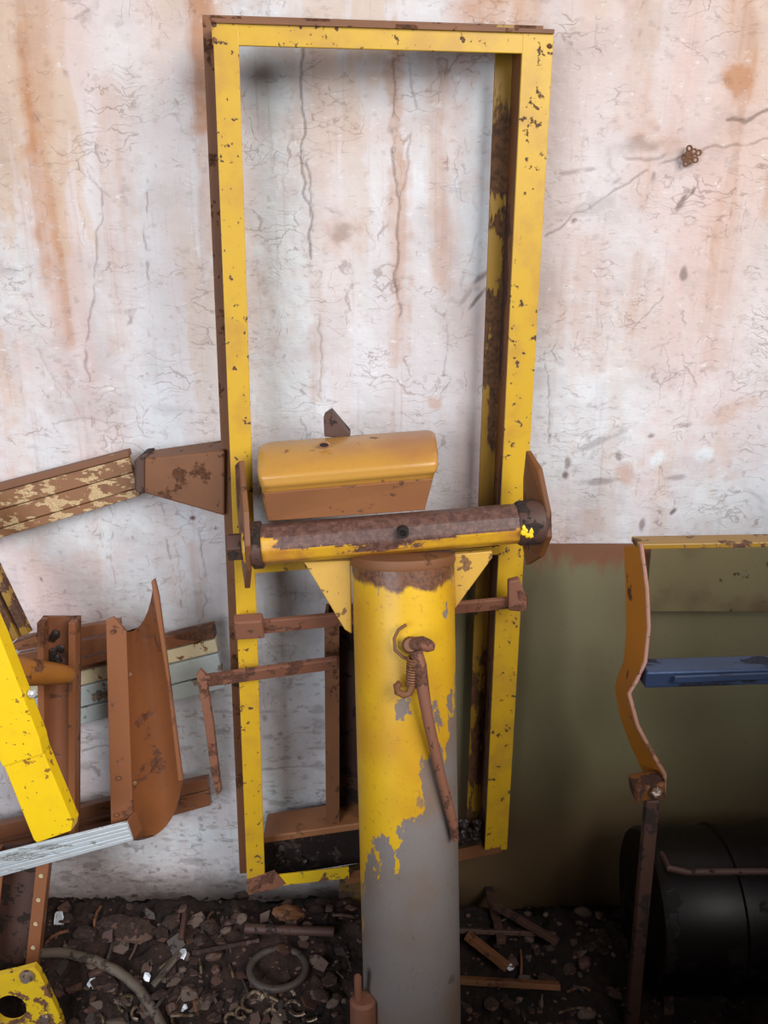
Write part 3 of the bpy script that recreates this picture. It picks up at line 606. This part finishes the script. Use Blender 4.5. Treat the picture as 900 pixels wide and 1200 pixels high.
ta = Thing('tapered_arm', 'brown tapered square arm with a dark capped tip, behind the frame upright', 'arm', P(215, 585, -.10))
def sect(px, y0, y1, Yf, dep): return [P(px, y0, Yf), P(px, y1, Yf), P(px, y1, Yf) + V((0, dep, 0)), P(px, y0, Yf) + V((0, dep, 0))]
g = G(); g.loft([sect(165, 538, 577, -.105, .07), sect(263, 528, 605, -.125, .10)]); ta.part('arm', g, 'rust_brown', bev=.004)
g = G(); g.loft([sect(157, 541, 574, -.106, .07), sect(160, 537, 577, -.109, .078), sect(169, 536, 579, -.111, .078)]); ta.part('end_cap', g, 'rust_dark', bev=.003)

# ------------------------------------------------------------------ long slats lying against the wall on the left
def slat(name, label, cat, R0, R1, L0, L1, Yr, Yl, strips):
    """R0/R1 upper and lower corner of the right end, L0/L1 of the left end; strips: (from, to, proud, material)"""
    t = Thing(name, label, cat, P(*L1, Yl))
    for (u0, u1, proud, m) in strips:
        def q(pa, pb, u, Y): return P(pa[0] + (pb[0] - pa[0]) * u, pa[1] + (pb[1] - pa[1]) * u, Y - proud)
        poly = [q(L0, L1, u0, Yl), q(R0, R1, u0, Yr), q(R0, R1, u1, Yr), q(L0, L1, u1, Yl)]
        g = G(); g.prism(poly, (0, .012 + proud, 0)); t.part('strip', g, m, bev=.0015)
    return t
slat('wooden_plank', 'worn brown grooved plank with flaking cream paint, high at the left', 'plank', (149, 528), (164, 581), (-150, 606), (-150, 676), -.06, -.05,
     ((0, .14, .010, 'plank_edge'), (.15, .47, .003, 'plank_worn'), (.49, .82, .004, 'plank_worn'), (.84, 1, .008, 'plank_worn')))
slat('cladding_board', 'slat with brown, cream and pale blue strips behind the curved gutter', 'slat', (249, 733), (264, 806), (-150, 828), (-150, 912), -.055, -.05,
     ((0, .20, .012, 'slat_brown'), (.22, .42, .004, 'slat_cream'), (.45, .74, .006, 'slat_blue'), (.77, 1, .003, 'slat_blue')))
slat('brown_slat', 'grooved brown metal slat low on the wall behind the silver channel', 'slat', (243, 913), (247, 944), (-150, 1000), (-150, 1052), -.075, -.07,
     ((0, .40, .008, 'slat_brown'), (.44, 1, .004, 'slat_brown')))
slat('brown_slat', 'lower brown metal slat running behind the foot of the gutter', 'slat', (150, 962), (152, 982), (-150, 1025), (-150, 1055), -.11, -.11,
     ((0, .5, .004, 'slat_brown'), (.56, 1, .004, 'slat_brown')))
slat('brown_slat', 'short brown double slat at the top of the left channel', 'slat', (140, 727), (142, 770), (20, 748), (20, 800), -.115, -.115,
     ((0, .3, .004, 'slat_brown'), (.36, .75, .003, 'slat_brown'), (.8, 1, .003, 'slat_brown')))

# brown channel standing left of the gutter
ch = Thing('steel_channel', 'brown steel channel standing upright left of the gutter, greasy inside', 'channel', P(66, 990, -.2))
a, b = P(43, 730, -.19), P(46, 990, -.215)
g = G(); g.sweep([(0, .028), (.076, .028), (.076, .033), (0, .033)], a, b, (1, 0, 0), (0, 1, 0)); ch.part('web', g, 'slat_brown')
for x0, w_ in ((0, .013), (.062, .014)):
    g = G(); g.sweep([(x0, 0), (x0 + w_, 0), (x0 + w_, .033), (x0, .033)], a, b, (1, 0, 0), (0, 1, 0)); ch.part('flange', g, 'flange_brown', bev=.001)
g = G()
for i in range(8): g.rock(P(60 + rnd.random() * 12, 740 + rnd.random() * 34, -.168), (.010, .004, .012), 700 + i, 1)
q = ch.part('grease_lump', g, 'grease', smooth=True); q['kind'] = 'stuff'

# gutter: curved sheet with a flat flange
gt = Thing('gutter', 'brown curved metal gutter with a flat riveted flange, leaning on the wall', 'gutter', P(180, 985, -.2))
def arc(p0, p1, bow, Y0, Y1, Yb, n=14):
    out = []
    for i in range(n + 1):
        t = i / n; q = (1 - t) ** 2; w = 2 * t * (1 - t); e = t * t
        x = q * p0[0] + w * bow[0] + e * p1[0]; y = q * p0[1] + w * bow[1] + e * p1[1]; Y = q * Y0 + w * Yb + e * Y1
        out.append(P(x, y, Y))
    return out
top = arc((146, 741), (180, 681), (174, 742), -.20, -.19, -.09); bot = arc((156, 985), (213, 917), (205, 985), -.235, -.225, -.10)
g = G(); g.sheet(top, bot, [(.001, .004, 0)] * 15, 8); gt.part('trough', g, 'gutter_brown', smooth=True)
g = G(); g.prism([P(124, 727, -.200), P(133, 723, -.200), P(148, 741, -.200), P(157, 984, -.235), P(130, 970, -.235)], (.0, .006, 0)); fl = gt.part('flange', g, 'flange_brown', bev=.001)
g = G(); g.prism([P(177, 682, -.193), P(181, 679, -.193), P(186, 700, -.195), P(214, 914, -.228), P(209, 916, -.228), P(196, 800, -.21)], (0, .01, 0)); gt.part('rim', g, 'flange_brown', bev=.001)
for x, y in ((139, 912), (137, 955), (133, 740)):
    c = P(x, y, -.2 - (y - 727) / 257 * .035 - .002); g = G(); g.lathe(c, c + V((0, -.004, 0)), [(0, .005), (.6, .005), (1, .003)], 10); gt.part('rivet', g, 'rust_brown', fl, smooth=True)
for x, y in ((158, 917), (152, 790)):
    c = P(x, y, -.19 - (y - 741) / 244 * .035); g = G(); g.lathe(c, c + V((.001, -.006, 0)), [(0, .006), (.6, .006), (1, .003)], 10); gt.part('rivet', g, 'rust_brown', smooth=True)

# silver aluminium channel across the front
al = Thing('aluminium_channel', 'silver ridged aluminium channel lying across the foot of the gutter', 'channel', P(80, 1005, -.26))
a0, a1, b0, b1 = P(-150, 1037, -.275), P(-150, 1069, -.275), P(149, 964, -.262), P(156, 985, -.262)
for i in range(5):
    u0, u1 = i / 5 + .012, (i + 1) / 5 - .012; pr = .002 if i % 2 else .0
    g = G(); g.prism([a0.lerp(a1, u0) + V((0, -pr, 0)), b0.lerp(b1, u0) + V((0, -pr, 0)), b0.lerp(b1, u1) + V((0, -pr, 0)), a0.lerp(a1, u1) + V((0, -pr, 0))], (0, .006, 0)); al.part('ridge', g, 'aluminium', bev=.001)
g = G(); g.prism([a0, b0, b1, a1], (0, .003, 0)); g.v = [v + V((0, .004, 0)) for v in g.v]; al.part('backing', g, 'aluminium')
g = G(); g.prism([b0 + V((0, .004, 0)), b1 + V((0, .004, 0)), b1 + V((.010, .03, .002)), b0 + V((.010, .03, .002))], (-.004, 0, 0)); al.part('end_return', g, 'flange_brown')

# round tapered peg between the lever and the channel
pg = G(); pg.lathe(P(8, 786, -.30), P(86, 791, -.205), [(0, .030), (.1, .029), (.75, .021), (.93, .017), (1, .009)], 18)
single('steel_peg', pg, 'peg_orange', 'short tapered orange brown peg between the yellow lever and the channel', 'peg', smooth=True)

# yellow lever in the foreground
lv = Thing('steel_lever', 'bright yellow square lever arm slanting down across the left edge', 'lever', P(64, 985, -.35))
g = G(); g.prism([P(-70, 742, -.36), P(-28, 684, -.36), P(0, 748, -.36), P(46, 866, -.36), P(50, 884, -.36), P(3, 899, -.36)], (.004, .026, 0)); lv.part('sleeve', g, 'lever_yellow', bev=.002)
g = G(); g.prism([P(2, 892, -.352), P(49, 878, -.352), P(85, 964, -.352), P(83, 974, -.352), P(43, 988, -.352), P(39, 984, -.352)], (.004, .024, 0)); lv.part('arm', g, 'lever_yellow', bev=.002)
c = P(36, 812, -.346); g = G(); g.lathe(c, c + V((.010, -.006, 0)), [(0, .008), (.7, .008), (1, .005)], 6); lv.part('bolt', g, 'aluminium', label='shiny bolt head')

# paired yellow-brown angle bars behind the lever
ab = Thing('angle_bar', 'dull yellow ribbed angle bar behind the top of the lever arm', 'bar', P(30, 740, -.18))
for dx, dy, m, w in ((0, 0, 'rail_dirty', .015), (-11, 5, 'dark_yellow', .013), (-20, 11, 'rail_dirty', .012)):
    g = G(); g.bar(P(-40 + dx, 592 + dy, -.155), P(32 + dx, 742 + dy, -.19), .02, w, (1, 0, .5)); ab.part('rib', g, m, bev=.0015)
g = G(); g.bar(P(18, 756, -.185), P(45, 747, -.185), .02, .014); ab.part('foot', g, 'rust_brown', bev=.002)

# perforated channel bottom left
pc = Thing('perforated_channel', 'brown channel with a row of punched holes, standing at the bottom left', 'channel', P(25, 1150, -.3))
a, b = P(-12, 1010, -.24), P(-28, 1165, -.31)
g = G(); g.sweep([(0, .05), (.115, .05), (.115, .055), (0, .055)], a, b, (1, 0, 0), (0, 1, 0)); pc.part('web', g, 'rust_dark')
g = G(); g.sweep([(0, 0), (.030, 0), (.030, .006), (.006, .006), (.006, .05), (0, .05)], a, b, (1, 0, 0), (0, 1, 0)); pc.part('flange', g, 'flange_brown')
g = G(); g.sweep([(.100, 0), (.126, 0), (.126, .006), (.116, .006), (.116, .055), (.100, .055)], a, b, (1, 0, 0), (0, 1, 0)); f2 = pc.part('flange', g, 'flange_brown')
d = b - a
for t in (.10, .28, .46, .64):
    c = a + d * t + V((.113, -.0005, 0)); g = G(); g.lathe(c, c + V((0, -.0025, 0)), [(0, .0048), (1, .0048)], 10); pc.part('punched_hole', g, 'slat_cream', f2)

# yellow plate with a round hole
pl = Thing('bracket_plate', 'yellow steel bracket plate with a large round hole at the bottom left', 'plate', P(20, 1235, -.42))
def plateP(px, py): return P(px, py, -.385)
out = [(-60, 1160), (-20, 1148), (0, 1143), (22, 1138), (40, 1133), (46, 1140), (58, 1165), (70, 1190), (78, 1215), (78, 1245), (40, 1245), (0, 1245), (-30, 1245), (-60, 1245), (-60, 1200)]
hcx, hcy, hr = 12, 1183, 18; n = 40; oc = []; ic = []
def hit(ang):
    dx, dy = math.cos(ang), math.sin(ang); best = 1e9
    for i in range(len(out)):
        (x1, y1), (x2, y2) = out[i], out[(i + 1) % len(out)]; ex, ey = x2 - x1, y2 - y1; den = dx * ey - dy * ex
        if abs(den) < 1e-9: continue
        t = ((x1 - hcx) * ey - (y1 - hcy) * ex) / den; u = ((x1 - hcx) * dy - (y1 - hcy) * dx) / den
        if t > 0 and -1e-6 <= u <= 1 + 1e-6: best = min(best, t)
    return best
angs = sorted([2 * math.pi * i / n for i in range(n)] + [math.atan2(y - hcy, x - hcx) % (2 * math.pi) for x, y in out])
for a_ in angs:
    t = hit(a_); oc.append(plateP(hcx + math.cos(a_) * t, hcy + math.sin(a_) * t)); ic.append(plateP(hcx + math.cos(a_) * hr * 1.06, hcy + math.sin(a_) * hr * .92))
g = G(); nn = len(angs); e = V((0, .012, 0)); g.loft([ic, oc, [p + e for p in oc], [p + e for p in ic], ic], True, False); pp = pl.part('plate', g, 'rail_worn')
c = P(32, 1143, -.386); g = G(); g.lathe(c, c + V((0, -.012, 0)), [(0, .015), (.3, .015), (.32, .010), (1, .009)], 12); pl.part('bolt', g, 'bolt_steel', smooth=True)
g = G(); g.lathe(P(52, 1194, -.386), P(52, 1194, -.386) + V((0, -.004, 0)), [(0, .012), (1, .010)], 12); pl.part('bolt', g, 'bolt_steel', smooth=True)

# ------------------------------------------------------------------ right side: olive sheet, bracket stand, drum
pn = Thing('olive_panel', 'olive painted steel sheet with a rusty top edge, behind the right upright', 'panel', P(640, 1090, -.07))
zt = P(620, 640, -.02).z; xl = P(520, 700, -.02).x
def sheetq(x0, x1, z0, z1, y0, y1, m, nm, **kw):
    g = G(); g.prism([(x0, y0, z0), (x1, y0, z0), (x1, y1, z1), (x0, y1, z1)], (0, .006, 0)); return pn.part(nm, g, m, **kw)
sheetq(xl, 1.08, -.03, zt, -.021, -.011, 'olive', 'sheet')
z2 = P(800, 712, -.03).z
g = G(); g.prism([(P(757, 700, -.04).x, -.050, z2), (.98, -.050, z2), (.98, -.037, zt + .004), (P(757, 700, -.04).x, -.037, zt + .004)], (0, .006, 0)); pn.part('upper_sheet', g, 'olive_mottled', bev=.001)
sd = Thing('machine_stand', 'dark machine stand with a bent orange side strap and a yellow top rail', 'stand', V((P(745, 1150, -.38).x, -.36, 0.0)))
YF, YB = -.335, -.225
prof = [(749, 637), (756, 690), (758, 735), (754, 775), (744, 797), (735, 812), (745, 850), (761, 880), (777, 907), (776, 930)]
back = [(731, 641), (733, 690), (734, 738), (731, 775), (724, 792), (720, 806), (727, 842), (740, 876), (753, 904), (752, 926)]
fr_ = [P(x, y, YF) for x, y in prof]; bk_ = [P(x, y, YB) for x, y in back]
rings = []
for i, (p, q_) in enumerate(zip(fr_, bk_)):
    d = (fr_[min(i + 1, len(fr_) - 1)] - fr_[max(i - 1, 0)]).normalized(); s = d.cross(q_ - p).normalized()
    s = s if s.x > 0 else -s; rings.append([p, q_, q_ + s * .007, p + s * .007])
g = G(); g.loft(rings); ss = sd.part('side_strap', g, 'strap_orange', smooth=True)
g = G(); g.tube([p + V((.003, -.001, 0)) for p in fr_], .0036, 8); sd.part('front_edge', g, 'edge_pink', ss, smooth=True, label='pinkish bare front edge')
a, b = P(748, 641, YF), P(748, 641, YF) + V((.66, .015, .006))
g = G(); g.bar(a + V((0, .02, 0)), b + V((0, .02, 0)), .04, .010); sd.part('top_rail', g, 'rail_dirty', bev=.002)
a = P(751, 789, YF + .02); b = a + V((.655, .03, .004))
g = G(); g.bar(a, b, .05, .034); sd.part('cross_bar', g, 'blue_steel', bev=.004, label='dark blue steel cross bar')
g = G(); g.bar(P(790, 796, YF - .012), P(790, 796, YF - .012) + V((.32, .02, .002)), .006, .012); sd.part('bar_lip', g, 'blue_steel', bev=.001)
a = P(740, 924, YF - .0); g = G(); g.bar(a, P(776, 918, YF), .045, .034); clp = sd.part('clamp', g, 'orange_web', bev=.005)
g = G(); g.lathe(P(769, 928, YF - .02), P(769, 928, YF - .035), [(0, .012), (.7, .012), (1, .008)], 6); sd.part('bolt', g, 'bolt_steel', clp)
a = P(764, 935, YF); g = G(); g.bar(a, V((P(741, 1195, -.36).x, -.36, .0)), .026, .020, (0, 1, 0)); sd.part('leg', g, 'rust_dark', bev=.003)

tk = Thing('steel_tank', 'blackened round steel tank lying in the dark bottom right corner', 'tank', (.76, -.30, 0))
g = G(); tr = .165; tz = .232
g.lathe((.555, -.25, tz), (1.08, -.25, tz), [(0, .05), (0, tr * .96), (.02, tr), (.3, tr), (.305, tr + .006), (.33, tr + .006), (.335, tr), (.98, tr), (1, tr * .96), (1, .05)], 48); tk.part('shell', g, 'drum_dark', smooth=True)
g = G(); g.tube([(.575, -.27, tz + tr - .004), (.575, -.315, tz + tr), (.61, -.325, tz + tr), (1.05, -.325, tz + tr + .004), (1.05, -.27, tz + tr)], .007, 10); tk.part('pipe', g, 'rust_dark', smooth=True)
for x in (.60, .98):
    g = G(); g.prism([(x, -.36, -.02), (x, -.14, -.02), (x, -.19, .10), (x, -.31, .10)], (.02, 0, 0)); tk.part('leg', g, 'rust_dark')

# ------------------------------------------------------------------ rubble, rods and scrap on the soil
def along(pts, r, m, name, label, cat, lift=0.0, n=10, dense=True, group=None, flat=1.0):
    path = [on_ground(x, y) + V((0, 0, r * .7 + lift)) for x, y in pts]
    g = G(); g.tube(path, r, n, flat=flat); return single(name, g, m, label, cat, group, smooth=True)
def hose_pts(pts, k=6):
    out = []
    for i in range(len(pts) - 1):
        p0 = pts[max(i - 1, 0)]; p1 = pts[i]; p2 = pts[i + 1]; p3 = pts[min(i + 2, len(pts) - 1)]
        for j in range(k):
            t = j / k; out.append(tuple(.5 * ((2 * p1[c]) + (-p0[c] + p2[c]) * t + (2 * p0[c] - 5 * p1[c] + 4 * p2[c] - p3[c]) * t * t + (-p0[c] + 3 * p1[c] - 3 * p2[c] + p3[c]) * t ** 3) for c in (0, 1)))
    return out + [pts[-1]]
def lie(pts, r, lift):
    w = [on_ground(x, y) for x, y in pts]; n = len(w); out = []
    for i, p in enumerate(w):
        win = w[max(0, i - 4):i + 5]; out.append(V((p.x, p.y, sum(q.z for q in win) / len(win) + r + lift)))
    return out
g = G(); g.tube(lie(hose_pts([(30, 1124), (70, 1124), (110, 1131), (150, 1154), (178, 1186), (196, 1225)]), .010, .008), .0105, 12)
single('rubber_hose', g, 'hose_grey', 'grey brown hose curving over the rubble at the bottom left', 'hose', smooth=True)
c = on_ground(326, 1140); g = G(); tilt = .12
g.tube([c + V((math.cos(t) * .061, math.sin(t) * .046 * math.cos(tilt), .012 + math.sin(t) * .046 * math.sin(tilt))) for t in [i * 6.2832 / 40 for i in range(40)]], .0085, 10, True)
single('steel_ring', g, 'ring_dark', 'dark round ring half buried in the rubble under the frame', 'ring', smooth=True)
def stick(p0, p1, r, m, label, flat=None, lift=.004, name='steel_rod', cat='rod'):
    a, b = on_ground(*p0), on_ground(*p1); a.z += r + lift; b.z += r + lift; g = G()
    if flat: g.bar(a, b, r * 2, r * 2 * flat, (0, .5, 1)); return single(name, g, m, label, cat, bev=.001)
    g.lathe(a, b, [(0, r * .9), (.02, r), (.98, r), (1, r * .9)], 12); return single(name, g, m, label, cat, smooth=True)
stick((288, 1097), (392, 1101), .0105, 'rust_dark', 'thick rusty rod lying level in the rubble above the ring', lift=.012)
stick((226, 1123), (304, 1108), .005, 'stone_brown', 'thin brown rod lying aslant in the rubble left of the ring', lift=.010)
stick((180, 1163), (212, 1124), .008, 'hose_grey', 'short flat grey strip lying beside the hose curve', .45, .012, 'metal_strip', 'strip')
stick((217, 1078), (213, 1108), .006, 'rust_dark', 'short dark rod standing up out of the soil bank', lift=.012)
stick((546, 1112), (594, 1150), .011, 'rust_brown', 'pale brown bar sloping down just right of the post', .7, .030, 'steel_bar', 'bar')
stick((571, 1062), (586, 1128), .010, 'rust_dark', 'dark reddish bar leaning steeply near the olive panel foot', .6, .050, 'steel_bar', 'bar')
stick((578, 1078), (652, 1122), .010, 'rust_dark', 'dark bar sloping to the right below the olive panel', .6, .035, 'steel_bar', 'bar')
stick((536, 1100), (650, 1104), .006, 'rust_dark', 'long thin bar lying level behind the crossed bars', .8, .018, 'steel_bar', 'bar')
stick((536, 1159), (655, 1166), .010, 'rust_brown', 'long pale brown bar lying level nearest the bottom, right of the post', .6, .016, 'steel_bar', 'bar')
# stones that can be told apart
def stone(px, py, sx, sy, sz, m, label, seed, sink=.3, group=None, sub=3):
    p = on_ground(px, py); g = G(); g.rock(p + V((0, .0, sz * (1 - 2 * sink))), (sx, sy, sz), seed, sub, .5)
    return single('stone', g, m, label, 'stone', group, bev=0)
stone(150, 1092, .072, .03, .020, 'stone_brown', 'largest flat brown slab of stone on the soil bank', 1)
stone(203, 1086, .030, .022, .022, 'stone_brown', 'rounded brown stone right beside the large flat slab', 2)
stone(100, 1098, .030, .02, .018, 'stone_brown', 'flat brown stone at the left end of the large slab', 3)
stone(246, 1090, .022, .016, .018, 'stone_brown', 'brown stone in the soil bank beside the short standing rod', 4)
stone(338, 1074, .040, .022, .016, 'rust_brown', 'flat rusty brown lump under the foot of the frame', 5)
stone(285, 1052, .016, .014, .014, 'stone_grey', 'grey clod right at the bottom left corner of the frame', 6)
stone(222, 1168, .022, .018, .016, 'stone_grey', 'pale broken stone at the bottom, right of the hose', 7)
stone(360, 1087, .014, .012, .012, 'stone_grey', 'small pale stone on the rusty lump under the frame', 8)
stone(885, 1135, .030, .025, .020, 'stone_brown', 'brown broken brick lump in the dark far bottom right', 9)
for i in range(110):
    px, py = rnd.uniform(60, 420) if i < 80 else rnd.uniform(545, 720), rnd.uniform(1062, 1215)
    s = rnd.uniform(.006, .016)
    stone(px, py, s * rnd.uniform(1, 1.6), s, s * rnd.uniform(.5, .9), rnd.choice(['stone_brown', 'stone_brown', 'stone_grey', 'rust_dark']), 'small dark brown stone among the rubble on the soil', 40 + i, .25, 'small stones in the rubble', 1 if s < .010 else 2)
def flake(px, py, s, seed, m, label, group, thick=.003):
    p = on_ground(px, py) + V((0, 0, s * .35)); rr = random.Random(seed); k = rr.choice((4, 5, 6)); asp = rr.uniform(.35, .9); rot = rr.uniform(0, 6.28)
    nrm = V((rr.uniform(-.6, .6), rr.uniform(-.9, .2), 1)).normalized(); e1 = V((math.cos(rot), math.sin(rot), 0)); e1 = (e1 - nrm * e1.dot(nrm)).normalized(); e2 = nrm.cross(e1)
    pts = [p + e1 * math.cos(t) * s * rr.uniform(.7, 1.25) + e2 * math.sin(t) * s * asp * rr.uniform(.7, 1.25) for t in [6.2832 * i / k for i in range(k)]]
    g = G(); g.prism(pts, -nrm * thick); return single('scrap_flake', g, m, label, 'scrap', group)
flake(237, 1180, .030, 9001, 'stone_grey', 'largest pale torn flake of scrap at the bottom right of the hose', None)
flake(205, 1150, .022, 9002, 'stone_grey', 'long pale flake of scrap above the torn flake', None)
for i in range(120):
    px, py = (rnd.uniform(60, 420) if i < 95 else rnd.uniform(545, 720)), rnd.uniform(1066, 1215)
    flake(px, py, rnd.uniform(.008, .024), 9100 + i, rnd.choice(['stone_brown', 'rust_dark', 'rust_dark', 'ring_dark', 'stone_grey', 'stone_brown']), 'small dark flake of scrap among the rubble on the soil', 'small scrap flakes in the rubble', rnd.uniform(.002, .008))
for i in range(40):
    px, py = (rnd.uniform(60, 420) if i < 30 else rnd.uniform(545, 700)), rnd.uniform(1075, 1215); ang = rnd.uniform(0, 6.28); ln = rnd.uniform(.012, .035)
    a = on_ground(px, py) + V((0, 0, .004)); d_ = V((math.cos(ang), math.sin(ang), rnd.uniform(-.1, .5))) * ln; g = G(); bend = V((rnd.uniform(-.006, .006), rnd.uniform(-.006, .006), .006))
    g.tube([a - d_, a - d_ * .4 + bend, a + d_ * .4 + bend, a + d_], rnd.uniform(.0018, .004), 6)
    single('scrap_strip', g, rnd.choice(['rust_dark', 'ring_dark', 'swarf', 'rust_brown']), 'thin bent scrap strip among the rubble on the soil', 'strip', 'thin scrap strips in the rubble')
# pale shards
def shard(px, py, s, label, seed, tilt=.4):
    p = on_ground(px, py) + V((0, 0, s * .5)); rr = random.Random(seed); k = 6
    pts = [p + V((math.cos(t) * s * rr.uniform(.6, 1.2), math.sin(t) * s * .5 * rr.uniform(.6, 1.2), math.sin(t) * s * rr.uniform(.6, 1.0) * tilt * 2)) for t in [6.2832 * i / k for i in range(k)]]
    g = G(); g.prism(pts, (0.001, .004, .001)); return single('glass_shard', g, 'shard', label, 'shard')
shard(69, 1084, .017, 'white shard on the soil beside the perforated channel', 1, .9)
shard(108, 1156, .012, 'bright shard under the hose at the bottom left', 2)
shard(213, 1122, .014, 'bluish shard at the left end of the thin rod', 3)
shard(172, 1148, .010, 'small pale shard beside the short grey strip', 4)
shard(214, 1186, .010, 'bright shard at the bottom beside the pale broken stone', 5)
shard(598, 1136, .008, 'small glinting shard among the bars right of the post', 6)
# curls of metal turnings
for i, (px, py, r, a0, sp) in enumerate(((296, 1180, .022, 1.2, 3.6), (300, 1176, .016, .2, 3.0), (284, 1192, .014, 1.4, 4.0), (330, 1186, .020, 2.2, 2.6), (344, 1188, .018, .6, 2.4), (352, 1182, .024, 3.6, 1.6), (365, 1188, .024, 3.9, 1.4), (318, 1196, .014, 0, 3.2), (150, 1182, .020, 1.0, 3.4), (165, 1192, .018, 2.0, 2.6), (338, 1172, .014, .2, 2.8), (272, 1200, .014, 1, 3))):
    c = on_ground(px, py) + V((0, 0, .010)); g = G(); rr = random.Random(i)
    g.tube([c + V((math.cos(a0 + sp * t / 12) * r, math.sin(a0 + sp * t / 12) * r * .6, math.sin(a0 + sp * t / 12) * r * .6 + t * .0006)) for t in range(13)], .0042, 7, flat=.6)
    single('metal_curl', g, 'swarf', 'curl of rusty metal turning lying on the bottom rubble', 'metal curl', 'curls of metal turnings', smooth=True)
# loose grit
g = G()
for i in range(700):
    px, py = rnd.uniform(-20, 920), rnd.uniform(1050, 1230); p = on_ground(px, py); s = rnd.uniform(.002, .0055)
    g.rock(p + V((0, 0, s * .4)), (s * rnd.uniform(.8, 1.8), s, s * .7), 2000 + i, 1)
q = single('grit', g, 'stone_brown', 'loose brown grit scattered over the dark soil floor', 'grit'); q['kind'] = 'stuff'
# dried wasp nest on the wall
p = P(808, 183, -.006); ns = Thing('wasp_nest', 'small round brown mud nest stuck on the wall at upper right', 'nest', p)
for i in range(9):
    a_ = i * 2.4; rad = .0045 * math.sqrt(i) ; c = p + V((math.cos(a_) * rad * 1.2, 0, math.sin(a_) * rad * 1.2)); g = G()
    g.tube([c + V((math.cos(t) * .0045, -.004, math.sin(t) * .0045)) for t in [k_ * 6.2832 / 10 for k_ in range(10)]], .0018, 6, True); ns.part('cell', g, 'rust_brown', smooth=True)
